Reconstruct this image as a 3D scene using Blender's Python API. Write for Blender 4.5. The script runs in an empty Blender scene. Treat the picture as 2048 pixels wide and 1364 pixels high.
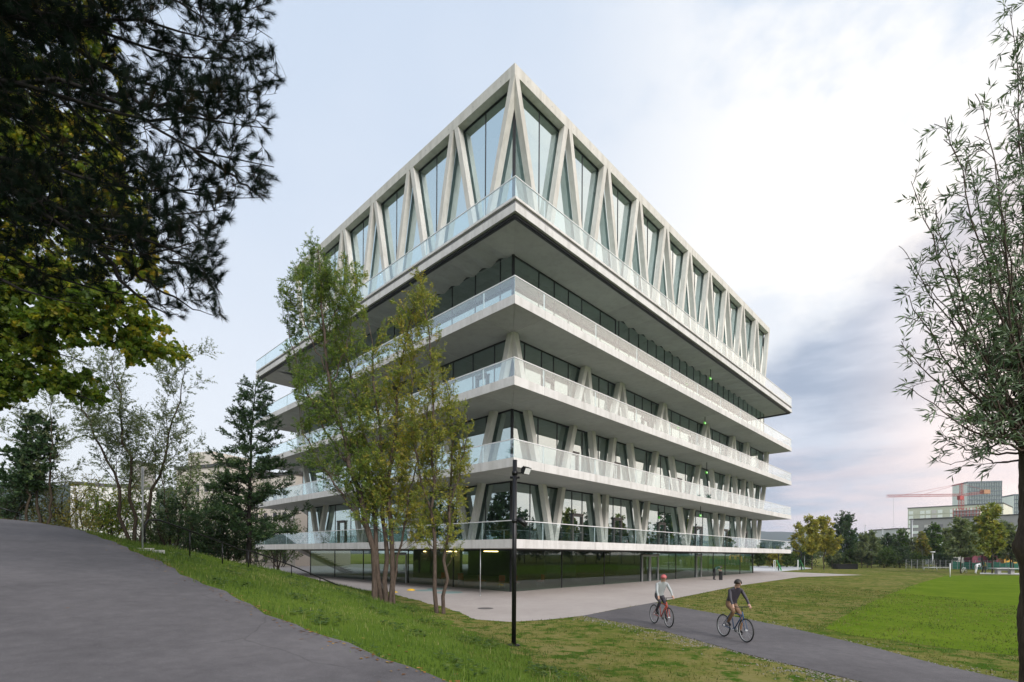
import bpy, bmesh, math, random
import numpy as np
from mathutils import Vector, Matrix

# ------------------------------------------------------------------ camera, sky, sun, exposure
SC = bpy.context.scene
COL = SC.collection
EYE = 2.45
F = 997.81          # focal length in photograph pixels (2048 wide)
cam_d = bpy.data.cameras.new('camera'); cam = bpy.data.objects.new('camera', cam_d); COL.objects.link(cam)
cam.location = (0, 0, EYE)
cam.rotation_euler = (Matrix.Rotation(math.pi/2, 3, 'X') @ Matrix.Rotation(0.00632, 3, 'Z')).to_euler()
cam_d.sensor_width = 36; cam_d.lens = F/2048*36
cam_d.shift_x = 2.69/2048; cam_d.shift_y = 426.2/2048
cam_d.clip_start = 0.1; cam_d.clip_end = 12000
SC.camera = cam

SUN_AZ, SUN_EL = math.radians(152), math.radians(32)      # azimuth clockwise from +Y: behind the camera, to the right
sun_dir = Vector((math.sin(SUN_AZ)*math.cos(SUN_EL), math.cos(SUN_AZ)*math.cos(SUN_EL), math.sin(SUN_EL)))
W = bpy.data.worlds.new('World'); SC.world = W; W.use_nodes = True
def build_world():
    nt = W.node_tree; N = nt.nodes; L = nt.links; N.clear()
    out = N.new('ShaderNodeOutputWorld'); bg = N.new('ShaderNodeBackground'); L.new(bg.outputs[0], out.inputs[0])
    bg.inputs[1].default_value = 0.1
    sky = N.new('ShaderNodeTexSky'); sky.sky_type = 'NISHITA'; sky.sun_disc = False
    sky.sun_elevation = SUN_EL; sky.sun_rotation = SUN_AZ
    sky.air_density = 1.0; sky.dust_density = 2.0; sky.ozone_density = 1.6
    tc = N.new('ShaderNodeTexCoord'); sep = N.new('ShaderNodeSeparateXYZ'); L.new(tc.outputs['Generated'], sep.inputs[0])
    def math_(op, a, b=None, clamp=False):
        n = N.new('ShaderNodeMath'); n.operation = op; n.use_clamp = clamp
        for i, v in enumerate((a, b)):
            if v is None: continue
            if isinstance(v, (int, float)): n.inputs[i].default_value = v
            else: L.new(v, n.inputs[i])
        return n.outputs[0]
    def mix(fac, a, b):
        n = N.new('ShaderNodeMix'); n.data_type = 'RGBA'
        if isinstance(fac, (int, float)): n.inputs[0].default_value = fac
        else: L.new(fac, n.inputs[0])
        for i, v in ((6, a), (7, b)):
            if isinstance(v, tuple): n.inputs[i].default_value = (*v, 1)
            else: L.new(v, n.inputs[i])
        return n.outputs[2]
    def rng(v, a, b, c=0.0, d=1.0, smooth=True):
        n = N.new('ShaderNodeMapRange'); n.clamp = True
        if smooth: n.interpolation_type = 'SMOOTHSTEP'
        L.new(v, n.inputs[0])
        for i, q in enumerate((a, b, c, d)): n.inputs[i+1].default_value = q
        return n.outputs[0]
    z = math_('MAXIMUM', sep.outputs[2], 0.0)
    den = math_('ADD', z, 0.22)
    cx = math_('DIVIDE', sep.outputs[0], den); cy = math_('DIVIDE', sep.outputs[1], den)
    cmb = N.new('ShaderNodeCombineXYZ'); L.new(cx, cmb.inputs[0]); L.new(cy, cmb.inputs[1])
    def noise(scale, detail, loc, rough=0.55, sx=1, sy=1):
        mp = N.new('ShaderNodeMapping'); L.new(cmb.outputs[0], mp.inputs[0]); mp.inputs[1].default_value = loc; mp.inputs[3].default_value = (sx, sy, 1)
        n = N.new('ShaderNodeTexNoise'); L.new(mp.outputs[0], n.inputs[0]); n.inputs['Scale'].default_value = scale
        n.inputs['Detail'].default_value = detail; n.inputs['Roughness'].default_value = rough; return n.outputs[0]
    def noise3(scale, detail, sc, loc=(0, 0, 0), rough=0.6):
        mp = N.new('ShaderNodeMapping'); L.new(tc.outputs['Generated'], mp.inputs[0]); mp.inputs[1].default_value = loc; mp.inputs[3].default_value = sc
        n = N.new('ShaderNodeTexNoise'); L.new(mp.outputs[0], n.inputs[0]); n.inputs['Scale'].default_value = scale; n.inputs['Detail'].default_value = detail; n.inputs['Roughness'].default_value = rough; return n.outputs[0]
    # high veil: the whole sky is milky; brighter, whiter cloud in soft patches
    veil = noise(0.55, 5, (3.3, 1.2, 0))
    blue = mix(rng(sep.outputs[2], 0.0, 0.75), (8.1, 8.2, 8.35), (5.7, 6.6, 7.9))
    base = mix(0.82, sky.outputs[0], blue)
    patch = rng(veil, 0.42, 0.68)
    east = rng(sep.outputs[0], -0.05, 0.5)
    lit = mix(math_('MULTIPLY', patch, 0.30), base, (8.2, 8.2, 8.2))
    lit = mix(math_('MULTIPLY', east, rng(noise3(2.4, 8, (1, 1, 1.6), (1.7, 6.1, 0.3)), 0.38, 0.58, 0.12, 1.0)), lit, (8.9, 8.7, 8.4))
    # stratus bank, low in the sky, with banding towards the horizon
    az = math_('ADD', math_('MULTIPLY', sep.outputs[0], 1.0), math_('MULTIPLY', noise3(2.6, 7, (1, 1, 1.3), (0.4, 2.2, 0)), 0.22))
    top = math_('SUBTRACT', math_('MINIMUM', math_('ADD', rng(az, 0.32, 0.47, -0.20, 0.40, False), rng(az, 0.47, 0.72, 0.0, 0.24, False)), rng(sep.outputs[1], 0.30, 0.60, 0.20, 0.66, False)), math_('MULTIPLY', noise3(4.5, 7, (1, 1, 1.5), (5.1, 0.7, 0)), 0.20))
    bank = rng(math_('SUBTRACT', top, sep.outputs[2]), -0.02, 0.085)
    front = rng(sep.outputs[1], -0.2, 0.15)
    bank = math_('MULTIPLY', bank, front)
    streak = noise3(2.2, 6, (1, 1, 4.5), (0.3, 0.1, 0.4))
    bcol = mix(rng(streak, 0.36, 0.66), (3.1, 3.7, 4.75), (5.6, 6.05, 6.9))
    pinkm = math_('MULTIPLY', rng(sep.outputs[2], 0.26, 0.04), rng(noise3(2.6, 5, (1, 1, 6), (1.3, 0.2, 0.7)), 0.40, 0.58))
    bcol = mix(math_('MULTIPLY', pinkm, 0.85), bcol, (7.4, 6.3, 6.4))
    full = mix(bank, lit, bcol)
    # bright warm gap in the evening clouds, low in the sky to the right
    dt = N.new('ShaderNodeVectorMath'); dt.operation = 'DOT_PRODUCT'; L.new(tc.outputs['Generated'], dt.inputs[0]); dt.inputs[1].default_value = (math.sin(1.2)*.98, math.cos(1.2)*.98, .2)
    glow = math_('MULTIPLY', rng(dt.outputs['Value'], 0.80, 0.99), rng(noise(0.9, 5, (7.7, 3.1, 0)), 0.2, 0.6, 0.35, 1.0))
    full = mix(math_('MULTIPLY', glow, 0.85), full, (15.0, 11.8, 9.8))
    L.new(full, bg.inputs[0])
build_world()
sun_l = bpy.data.lights.new('sun', 'SUN'); sun_l.energy = 2.6; sun_l.angle = math.radians(24); sun_l.color = (1.0, 0.965, 0.93)
sun_o = bpy.data.objects.new('sun', sun_l); COL.objects.link(sun_o)
sun_o.rotation_euler = (-sun_dir).to_track_quat('-Z', 'Y').to_euler(); sun_o.location = (20, -30, 40)
SC.view_settings.view_transform = 'Standard'; SC.view_settings.look = 'None'
SC.view_settings.gamma = 1.0; SC.view_settings.use_curve_mapping = False
SC.view_settings.exposure = 0.40
SC.cycles.transparent_max_bounces = 24; SC.cycles.max_bounces = 8
SC.cycles.use_denoising = True

# ------------------------------------------------------------------ helpers
R_ = np.random.default_rng
def P(px, py, y):
    """photograph pixel -> world point at depth y (metres ahead of the camera)"""
    a, b = px-1024, py-682; c, s = math.cos(0.00632), math.sin(0.00632)
    u = c*a+s*b; v = -s*a+c*b
    return Vector((u/F*y, y, EYE-(v-426.18)/F*y))
GS, G0 = 0.0053, -0.14
def gz(y): return G0+GS*min(max(y, -60), 260)
def G(px, py, dz=0.0):
    """photograph pixel -> point on the flat ground"""
    r = P(px, py, 1.0); k = (EYE-G0)/(GS-(r.z-EYE)); k = min(max(k, 1), 400)
    return Vector((r.x*k, k, gz(k)+dz))
def tag(o, label=None, cat=None, group=None, kind=None):
    if label: o['label'] = label
    if cat: o['category'] = cat
    if group: o['group'] = group
    if kind: o['kind'] = kind
    return o
def empty(name, loc=(0, 0, 0), rz=0.0):
    o = bpy.data.objects.new(name, None); COL.objects.link(o); o.location = loc; o.rotation_euler = (0, 0, rz); o.empty_display_size = 0.3
    return o
def link(name, me, mat=None, parent=None, loc=None):
    if mat is not None and len(me.materials) == 0: me.materials.append(mat)
    o = bpy.data.objects.new(name, me); COL.objects.link(o)
    if parent: o.parent = parent
    if loc is not None: o.location = loc
    return o
def mesh(name, v, f, smooth=False):
    me = bpy.data.meshes.new(name); me.from_pydata([tuple(p) for p in v], [], f)
    if smooth: me.polygons.foreach_set('use_smooth', [True]*len(me.polygons))
    me.update(); return me
def npmesh(name, V, Fc, smooth=False, tint=None):
    """V (n,3), Fc (m,k) with constant k"""
    me = bpy.data.meshes.new(name); n, m, k = len(V), len(Fc), Fc.shape[1]
    me.vertices.add(n); me.vertices.foreach_set('co', np.ascontiguousarray(V, np.float32).ravel())
    me.loops.add(m*k); me.loops.foreach_set('vertex_index', np.ascontiguousarray(Fc, np.int32).ravel())
    me.polygons.add(m); me.polygons.foreach_set('loop_start', np.arange(0, m*k, k, dtype=np.int32))
    try: me.polygons.foreach_set('loop_total', np.full(m, k, np.int32))
    except Exception: pass
    if smooth: me.polygons.foreach_set('use_smooth', np.ones(m, bool))
    me.update(calc_edges=True)
    if tint is not None:
        a = me.attributes.new('tint', 'FLOAT', 'POINT'); a.data.foreach_set('value', np.ascontiguousarray(tint, np.float32))
    return me
class MB:
    """collects shapes for ONE mesh"""
    def __init__(s): s.v = []; s.f = []
    def add(s, v, f):
        b = len(s.v); s.v += [tuple(p) for p in v]; s.f += [tuple(i+b for i in q) for q in f]; return s
    def box(s, x0, y0, z0, x1, y1, z1):
        return s.add([(x0, y0, z0), (x1, y0, z0), (x1, y1, z0), (x0, y1, z0), (x0, y0, z1), (x1, y0, z1), (x1, y1, z1), (x0, y1, z1)],
                     [(0, 3, 2, 1), (4, 5, 6, 7), (0, 1, 5, 4), (1, 2, 6, 5), (2, 3, 7, 6), (3, 0, 4, 7)])
    def prism(s, poly, z0, z1):
        n = len(poly); v = [(x, y, z0) for x, y in poly]+[(x, y, z1) for x, y in poly]
        return s.add(v, [tuple(range(n-1, -1, -1)), tuple(range(n, 2*n))]+[(i, (i+1) % n, n+(i+1) % n, n+i) for i in range(n)])
    def tube(s, pts, r, n=8, caps=True):
        pts = [Vector(p) for p in pts]; m = len(pts); rr = r if isinstance(r, (list, tuple)) else [r]*m
        v = []; f = []; up = None
        for i, p in enumerate(pts):
            d = (pts[min(i+1, m-1)]-pts[max(i-1, 0)]).normalized()
            if up is None: up = Vector((0, 0, 1)) if abs(d.z) < 0.9 else Vector((1, 0, 0))
            a = d.cross(up).normalized(); b = a.cross(d); up = b
            for k in range(n):
                t = 2*math.pi*k/n; v.append(p+(a*math.cos(t)+b*math.sin(t))*rr[i])
        for i in range(m-1):
            for k in range(n): f.append((i*n+k, i*n+(k+1) % n, (i+1)*n+(k+1) % n, (i+1)*n+k))
        if caps: f.append(tuple(range(n-1, -1, -1))); f.append(tuple((m-1)*n+k for k in range(n)))
        return s.add(v, f)
    def build(s, name, mat, parent=None, smooth=False, loc=None):
        return link(name, mesh(name, s.v, s.f, smooth), mat, parent, loc)
def copy_tree(o, parent=None):
    c = o.copy(); COL.objects.link(c)
    if parent: c.parent = parent
    for ch in list(o.children): copy_tree(ch, c)
    return c

# ------------------------------------------------------------------ materials
MATS = {}
class NT:
    def __init__(s, name):
        s.m = bpy.data.materials.new(name); s.m.use_nodes = True; s.t = s.m.node_tree; s.N = s.t.nodes; s.L = s.t.links
        s.N.clear(); s.out = s.N.new('ShaderNodeOutputMaterial')
    def n(s, ty, **kw):
        q = s.N.new(ty)
        for k, v in kw.items(): setattr(q, k, v)
        return q
    def set(s, node, key, v):
        i = node.inputs[key]
        if hasattr(v, 'is_output') or isinstance(v, bpy.types.NodeSocket): s.L.new(v, i)
        elif isinstance(v, tuple) and len(v) == 3 and i.type == 'RGBA': i.default_value = (*v, 1)
        else: i.default_value = v
    def coord(s, kind='Object', scale=(1, 1, 1)):
        tc = s.n('ShaderNodeTexCoord'); mp = s.n('ShaderNodeMapping'); s.L.new(tc.outputs[kind], mp.inputs[0]); mp.inputs[3].default_value = scale; return mp.outputs[0]
    def pos(s, scale=(1, 1, 1)):
        g = s.n('ShaderNodeNewGeometry'); mp = s.n('ShaderNodeMapping'); s.L.new(g.outputs['Position'], mp.inputs[0]); mp.inputs[3].default_value = scale; return mp.outputs[0]
    def noise(s, vec, scale, detail=4, rough=0.55):
        q = s.n('ShaderNodeTexNoise'); s.L.new(vec, q.inputs[0]); q.inputs['Scale'].default_value = scale; q.inputs['Detail'].default_value = detail; q.inputs['Roughness'].default_value = rough; return q.outputs[0]
    def ramp(s, fac, stops):
        q = s.n('ShaderNodeValToRGB'); s.L.new(fac, q.inputs[0]); e = q.color_ramp.elements
        while len(e) < len(stops): e.new(0.5)
        for i, (p, c) in enumerate(stops): e[i].position = p; e[i].color = (*c, 1) if len(c) == 3 else c
        return q.outputs[0]
    def mix(s, fac, a, b, blend='MIX'):
        q = s.n('ShaderNodeMix', data_type='RGBA', blend_type=blend); s.set(q, 0, fac); s.set(q, 6, a); s.set(q, 7, b); return q.outputs[2]
    def math(s, op, a, b=0.0):
        q = s.n('ShaderNodeMath', operation=op); s.set(q, 0, a); s.set(q, 1, b); return q.outputs[0]
    def bump(s, h, strength=0.3, dist=0.02):
        q = s.n('ShaderNodeBump'); s.L.new(h, q.inputs['Height']); q.inputs['Strength'].default_value = strength; q.inputs['Distance'].default_value = dist; return q.outputs[0]
    def bsdf(s, color, rough=0.6, metal=0.0, normal=None, spec=0.5):
        b = s.n('ShaderNodeBsdfPrincipled'); s.set(b, 'Base Color', color); s.set(b, 'Roughness', rough); s.set(b, 'Metallic', metal); s.set(b, 'Specular IOR Level', spec)
        if normal is not None: s.L.new(normal, b.inputs['Normal'])
        return b
    def done(s, sh):
        s.L.new(sh.outputs[0] if hasattr(sh, 'outputs') else sh, s.out.inputs[0]); return s.m
def plain(name, color, rough=0.55, metal=0.0, var=0.12, scale=6.0, spec=0.5):
    t = NT(name); n = t.noise(t.coord(), scale, 5)
    c = t.mix(t.math('MULTIPLY', n, 1.0), tuple(x*(1-var) for x in color), tuple(min(1, x*(1+var)) for x in color))
    MATS[name] = t.done(t.bsdf(c, rough, metal, spec=spec)); return MATS[name]
def concrete(name, col, var=0.10, streak=True, rough=0.75):
    t = NT(name); p = t.pos(); oi = t.n('ShaderNodeObjectInfo')
    big = t.noise(p, 0.45, 6, 0.6); fine = t.noise(p, 14, 4); mid = t.noise(p, 2.2, 6, 0.65)
    c = t.mix(big, tuple(x*(1-var) for x in col), tuple(x*(1+var) for x in col))
    c = t.mix(t.math('MULTIPLY', fine, 0.25), c, tuple(x*0.8 for x in col))
    blot = t.ramp(mid, [(0.28, (0.84, 0.84, 0.83)), (0.52, (1, 1, 1)), (0.8, (1.05, 1.05, 1.05))])
    c = t.mix(0.8, c, blot, 'MULTIPLY')
    if streak:
        st = t.noise(t.pos((2.5, 2.5, 0.12)), 1.0, 5, 0.6)
        c = t.mix(t.math('MULTIPLY', t.ramp(st, [(0.46, (0, 0, 0)), (0.66, (1, 1, 1))]), 0.5), c, tuple(x*0.66 for x in (col[0], col[1]*0.99, col[2]*0.95)))
    rnd = t.math('MULTIPLY_ADD', oi.outputs['Random'], 0.12); rnd.node.inputs[2].default_value = 0.94
    c = t.mix(1.0, c, rnd, 'MULTIPLY')
    MATS[name] = t.done(t.bsdf(c, rough, normal=t.bump(fine, 0.15, 0.01), spec=0.35)); return MATS[name]
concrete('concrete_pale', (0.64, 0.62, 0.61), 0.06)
concrete('concrete_soffit_shaded', (0.36, 0.355, 0.34), 0.20, False)  # same concrete, darkened: the shade under the slabs is in this colour
concrete('concrete_strut', (0.60, 0.575, 0.535), 0.05)
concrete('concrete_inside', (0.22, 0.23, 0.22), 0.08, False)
concrete('concrete_lip', (0.66, 0.64, 0.63), 0.04)
plain('rail_white', (0.74, 0.74, 0.75), 0.35, 0.2, 0.04)
plain('post_metal', (0.72, 0.74, 0.74), 0.35, 0.3, 0.05)
plain('frame_dark', (0.035, 0.037, 0.042), 0.4, 0.3, 0.1)
plain('frame_brown', (0.13, 0.115, 0.11), 0.5, 0.2, 0.1)
plain('black_metal', (0.012, 0.012, 0.014), 0.35, 0.4, 0.15)
plain('black_track', (0.012, 0.012, 0.015), 0.5, 0.0, 0.2)
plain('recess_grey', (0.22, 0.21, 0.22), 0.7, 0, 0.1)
plain('galvanised', (0.42, 0.43, 0.44), 0.45, 0.5, 0.12)
plain('curtain_dark', (0.055, 0.075, 0.07), 0.85, 0, 0.3, 1.5)
plain('curtain_pale', (0.55, 0.58, 0.57), 0.85, 0, 0.1, 1.5)
plain('inside_floor', (0.25, 0.24, 0.2), 0.5)
plain('rust_red', (0.42, 0.07, 0.04), 0.5)
def glass(name, tint, base, ior, refl=(1, 1, 1), rough=0.0):
    t = NT(name); fr = t.n('ShaderNodeFresnel'); ge = t.n('ShaderNodeNewGeometry')
    t.L.new(t.math('ADD', t.math('MULTIPLY', ge.outputs['Backfacing'], 1/ior-ior), ior), fr.inputs[0])
    fac = t.math('MINIMUM', t.math('ADD', fr.outputs[0], base), 0.97)
    tr = t.n('ShaderNodeBsdfTransparent'); t.set(tr, 0, tint); gl = t.n('ShaderNodeBsdfGlossy'); t.set(gl, 0, refl); gl.inputs['Roughness'].default_value = rough
    mx = t.n('ShaderNodeMixShader'); t.L.new(fac, mx.inputs[0]); t.L.new(tr.outputs[0], mx.inputs[1]); t.L.new(gl.outputs[0], mx.inputs[2])
    MATS[name] = t.done(mx); return MATS[name]
glass('glass_window', (0.22, 0.32, 0.28), 0.50, 1.45, (0.82, 0.97, 0.97))
glass('glass_hall', (0.36, 0.50, 0.50), 0.62, 1.45, (0.82, 0.97, 1.0))
glass('glass_ground', (0.55, 0.69, 0.63), 0.12, 1.45, (0.62, 0.72, 0.68))
glass('glass_rail', (0.90, 0.96, 0.965), 0.13, 1.5, (0.90, 0.97, 1.0))
def ground_mat(name, stops, scale=1.0, fine=30, rough=0.9, patch=None, bump=0.4):
    t = NT(name); p = t.pos(); a = t.noise(p, 0.22*scale, 8, 0.65); b = t.noise(p, fine, 4, 0.7); c2 = t.noise(p, 2.3*scale, 6, 0.7)
    v = t.math('ADD', t.math('MULTIPLY', a, 0.55), t.math('ADD', t.math('MULTIPLY', c2, 0.35), t.math('MULTIPLY', b, 0.2)))
    c = t.ramp(v, stops)
    if patch:
        q = t.noise(p, patch[0], 6, 0.7); c = t.mix(t.ramp(q, [(patch[1], (0, 0, 0)), (patch[1]+0.08, (1, 1, 1))]), c, patch[2])
    MATS[name] = t.done(t.bsdf(c, rough, normal=t.bump(b, bump, 0.03), spec=0.0 if name in ('lawn', 'pitch_grass', 'bank_grass', 'forest') else 0.15)); return MATS[name]
ground_mat('lawn', [(0.38, (0.05, 0.085, 0.014)), (0.47, (0.10, 0.125, 0.025)), (0.55, (0.165, 0.155, 0.05)), (0.62, (0.20, 0.175, 0.07)), (0.70, (0.09, 0.125, 0.022))], 1.0, 30, 0.9, (1.6, 0.50, (0.05, 0.095, 0.014)))
ground_mat('bank_grass', [(0.35, (0.05, 0.09, 0.014)), (0.55, (0.085, 0.135, 0.02)), (0.75, (0.12, 0.16, 0.03))])
ground_mat('pitch_grass', [(0.36, (0.070, 0.115, 0.012)), (0.52, (0.095, 0.150, 0.015)), (0.66, (0.13, 0.18, 0.022))], 1.6, 14, 0.9, None, 0.4)
ground_mat('plaza', [(0.3, (0.29, 0.255, 0.24)), (0.55, (0.37, 0.33, 0.31)), (0.75, (0.43, 0.39, 0.37))], 0.9, 45, 0.75, None, 0.15)
ground_mat('court', [(0.3, (0.45, 0.45, 0.46)), (0.75, (0.58, 0.58, 0.59))], 0.9, 45, 0.75, None, 0.1)
ground_mat('forest', [(0.3, (0.018, 0.03, 0.02)), (0.55, (0.03, 0.045, 0.028)), (0.75, (0.04, 0.055, 0.03))], 0.02, 0.12, 0.95, None, 1.0)
ground_mat('gravel', [(0.3, (0.18, 0.16, 0.14)), (0.7, (0.36, 0.33, 0.30))], 3, 60)
def asphalt_mat():
    t = NT('asphalt'); p = t.pos(); big = t.noise(p, .35, 6, .65); mid = t.noise(p, 4.0, 6, .7); fine = t.noise(p, 120, 3, .8); st = t.noise(t.pos((1.0, 1.0, 1.0)), 38, 2, .9)
    c = t.ramp(t.math('ADD', t.math('MULTIPLY', big, .6), t.math('MULTIPLY', mid, .4)), [(.36, (.088, .083, .088)), (.5, (.118, .111, .117)), (.64, (.152, .143, .149))])
    c = t.mix(t.ramp(fine, [(.38, (1, 1, 1)), (.5, (0, 0, 0))]), c, t.mix(.5, c, (.05, .047, .05)))
    c = t.mix(t.ramp(st, [(.66, (0, 0, 0)), (.72, (1, 1, 1))]), c, (.20, .19, .19))
    w = t.n('ShaderNodeTexVoronoi', feature='DISTANCE_TO_EDGE'); mp = t.n('ShaderNodeMix', data_type='VECTOR'); nz = t.n('ShaderNodeTexNoise'); t.L.new(p, nz.inputs[0]); nz.inputs['Scale'].default_value = 1.1; nz.inputs['Detail'].default_value = 6
    mp.inputs[0].default_value = .35; t.L.new(p, mp.inputs[4]); t.L.new(nz.outputs['Color'], mp.inputs[5]); t.L.new(mp.outputs[1], w.inputs[0]); w.inputs['Scale'].default_value = .28
    crack = t.math('MULTIPLY', t.ramp(w.outputs['Distance'], [(0, (1, 1, 1)), (.004, (0, 0, 0))]), t.ramp(big, [(.46, (0, 0, 0)), (.56, (1, 1, 1))]))
    c = t.mix(t.math('MULTIPLY', crack, .35), c, (.03, .028, .03))
    MATS['asphalt'] = t.done(t.bsdf(c, .8, normal=t.bump(fine, .5, .01), spec=.15))
asphalt_mat()
def leaf_mat(name, stops, trans=0.35, rough=0.5):
    t = NT(name); a = t.n('ShaderNodeAttribute', attribute_name='tint'); c = t.ramp(a.outputs['Fac'], stops)
    d = t.bsdf(c, rough, spec=0.0 if name == 'needle' else 0.25); tr = t.n('ShaderNodeBsdfTranslucent'); t.L.new(t.mix(1.0, c, (1.2, 1.35, 0.7), 'MULTIPLY'), tr.inputs[0])
    mx = t.n('ShaderNodeMixShader'); mx.inputs[0].default_value = trans; t.L.new(d.outputs[0], mx.inputs[1]); t.L.new(tr.outputs[0], mx.inputs[2])
    MATS[name] = t.done(mx); return MATS[name]
leaf_mat('leaf_willow', [(0.0, (0.0891, 0.1544, 0.036)), (0.5, (0.1781, 0.2413, 0.045)), (0.85, (0.3028, 0.3089, 0.054)), (1.0, (0.4631, 0.3669, 0.072))])
leaf_mat('leaf_willow_gold', [(0.0, (0.1322, 0.1771, 0.0348)), (0.5, (0.2645, 0.2745, 0.0522)), (0.85, (0.3967, 0.3366, 0.061)), (1.0, (0.5455, 0.3894, 0.0696))])
leaf_mat('leaf_osier', [(0.0, (0.0753, 0.1199, 0.0717)), (0.6, (0.154, 0.2122, 0.1165)), (1.0, (0.2738, 0.325, 0.2238))], 0.15, 0.35)
leaf_mat('leaf_maple', [(0.0, (0.0746, 0.1372, 0.0256)), (0.45, (0.1491, 0.2098, 0.0308)), (0.8, (0.2983, 0.2905, 0.0342)), (1.0, (0.5073, 0.3551, 0.0513))], 0.5)
leaf_mat('needle', [(0.0, (0.006, 0.012, 0.008)), (0.7, (0.014, 0.024, 0.015)), (1.0, (0.05, 0.034, 0.018))], 0.05)
leaf_mat('leaf_dark', [(0.0, (0.0242, 0.0517, 0.0231)), (0.6, (0.0517, 0.095, 0.0363)), (1.0, (0.1035, 0.1467, 0.0496))], 0.2)
leaf_mat('leaf_grey', [(0.0, (0.1089, 0.1485, 0.0792)), (0.6, (0.1881, 0.2178, 0.1089)), (1.0, (0.297, 0.297, 0.1386))])
leaf_mat('leaf_yellow', [(0.0, (0.1739, 0.1932, 0.0462)), (0.5, (0.3333, 0.3059, 0.0647)), (1.0, (0.5216, 0.3864, 0.0739))])
leaf_mat('leaf_orange', [(0.0, (0.0994, 0.1481, 0.0372)), (0.4, (0.2387, 0.2302, 0.0558)), (1.0, (0.3978, 0.2631, 0.0558))])
leaf_mat('leaf_green', [(0.0, (0.042, 0.084, 0.021)), (0.6, (0.084, 0.14, 0.0308)), (1.0, (0.154, 0.196, 0.042))])
leaf_mat('grass_tall', [(0.0, (0.055, 0.10, 0.016)), (0.35, (0.10, 0.16, 0.028)), (0.65, (0.155, 0.20, 0.045)), (0.85, (0.24, 0.235, 0.085)), (1.0, (0.36, 0.31, 0.16))], 0.3, 0.6)
leaf_mat('grass_dry', [(0.0, (0.06, 0.09, 0.018)), (0.4, (0.12, 0.135, 0.03)), (0.8, (0.20, 0.175, 0.055)), (1.0, (0.28, 0.23, 0.09))], 0.25, 0.7)
leaf_mat('leaf_fallen', [(0.0, (0.12, 0.05, 0.015)), (0.5, (0.25, 0.11, 0.03)), (1.0, (0.38, 0.24, 0.06))], 0.1, 0.7)
def bark(name, col):
    t = NT(name); n = t.noise(t.coord('Object', (6, 6, 1.2)), 3.0, 6, 0.7); c = t.ramp(n, [(0.3, tuple(x*0.4 for x in col)), (0.6, col), (0.85, tuple(x*1.5 for x in col))])
    MATS[name] = t.done(t.bsdf(c, 0.9, normal=t.bump(n, 0.9, 0.04), spec=0.15)); return MATS[name]
bark('bark_brown', (0.075, 0.058, 0.042)); bark('bark_dark', (0.022, 0.019, 0.017)); bark('bark_grey', (0.14, 0.125, 0.10)); bark('bark_birch', (0.42, 0.40, 0.36)); bark('bark_willow', (0.11, 0.082, 0.066))
M = MATS
# ------------------------------------------------------------------ ground
# right edge of the sloping path on the hill: x, y, height relative to the eye
EDGE = np.array([(40, -22, -2.55), (12, -4, -2.4), (6, 1, -2.15), (2.5, 4, -1.88), (-.84, 6.24, -1.6), (-2.42, 7.46, -1.45), (-3.6, 8.5, -1.3), (-5.25, 10, -1.05), (-7.4, 11.8, -.72),
                 (-10.8, 14.9, -.17), (-14.2, 17.7, .32), (-16.5, 19.5, .78), (-19.8, 21.2, 1.17), (-23, 22.4, 1.45), (-28, 23.4, 1.75), (-42, 25, 2.4), (-90, 27, 4.0)], float)
def edge_query(x, y):
    """signed distance (right of the edge positive) and edge height"""
    x = np.asarray(x, float); y = np.asarray(y, float); best = np.full(x.shape, 1e9); hh = np.zeros(x.shape); sg = np.ones(x.shape)
    for a, b in zip(EDGE[:-1], EDGE[1:]):
        dx, dy = b[0]-a[0], b[1]-a[1]; l2 = dx*dx+dy*dy
        t = np.clip(((x-a[0])*dx+(y-a[1])*dy)/l2, 0, 1); qx, qy = a[0]+t*dx, a[1]+t*dy
        d = np.hypot(x-qx, y-qy); cr = dx*(y-a[1])-dy*(x-a[0])
        m = d < best; best = np.where(m, d, best); hh = np.where(m, a[2]+t*(b[2]-a[2]), hh); sg = np.where(m, np.where(cr < 0, 1.0, -1.0), sg)
    return best*sg, hh
PATH_W = 5.2
def terrain(x, y):
    """ground height (world z)"""
    d, he = edge_query(x, y); flat = G0+GS*np.clip(y, -60, 260)
    wob = 0.05*np.sin(x*1.7+0.6*y)+0.04*np.sin(y*2.1-0.8*x)
    hill = he+EYE-0.05-np.where(d > 0, 0.20*d+0.0025*d*d, 0)+np.where(d > 0.5, wob*0.5, 0)
    hill = np.where(d < -PATH_W, hill+0.18*np.minimum(-d-PATH_W, 22), hill)
    k = 0.12; s = np.clip((hill-flat)/k, -30, 30)
    return np.where(d < 0.2, np.maximum(hill, flat-0.05), flat+k*np.log1p(np.exp(s))-0.0)
def axis(parts):
    out = []
    for a, b, st in parts: out += list(np.arange(a, b, st))
    return np.array(out+[parts[-1][1]])
gx = axis([(-3000, -400, 400), (-400, -90, 31), (-90, -34, 4), (-34, 14, 0.5), (14, 40, 2), (40, 120, 8), (120, 400, 40), (400, 3000, 400)])
gy = axis([(-2500, -300, 400), (-300, -40, 26), (-40, 0, 3), (0, 34, 0.5), (34, 70, 2), (70, 140, 6), (140, 300, 20), (300, 6000, 500)])
X, Y = np.meshgrid(gx, gy); Zt = terrain(X, Y)
flatZ = G0+GS*np.clip(Y, -60, 260)
nx, ny = len(gx), len(gy); idx = np.arange(nx*ny).reshape(ny, nx)
gf = np.stack([idx[:-1, :-1], idx[:-1, 1:], idx[1:, 1:], idx[1:, :-1]], -1).reshape(-1, 4)
ground = link('ground', npmesh('ground', np.stack([X, Y, Zt], -1).reshape(-1, 3), gf, True), M['lawn']); tag(ground, kind='structure')
ground.data.materials.append(M['bank_grass'])
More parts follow.
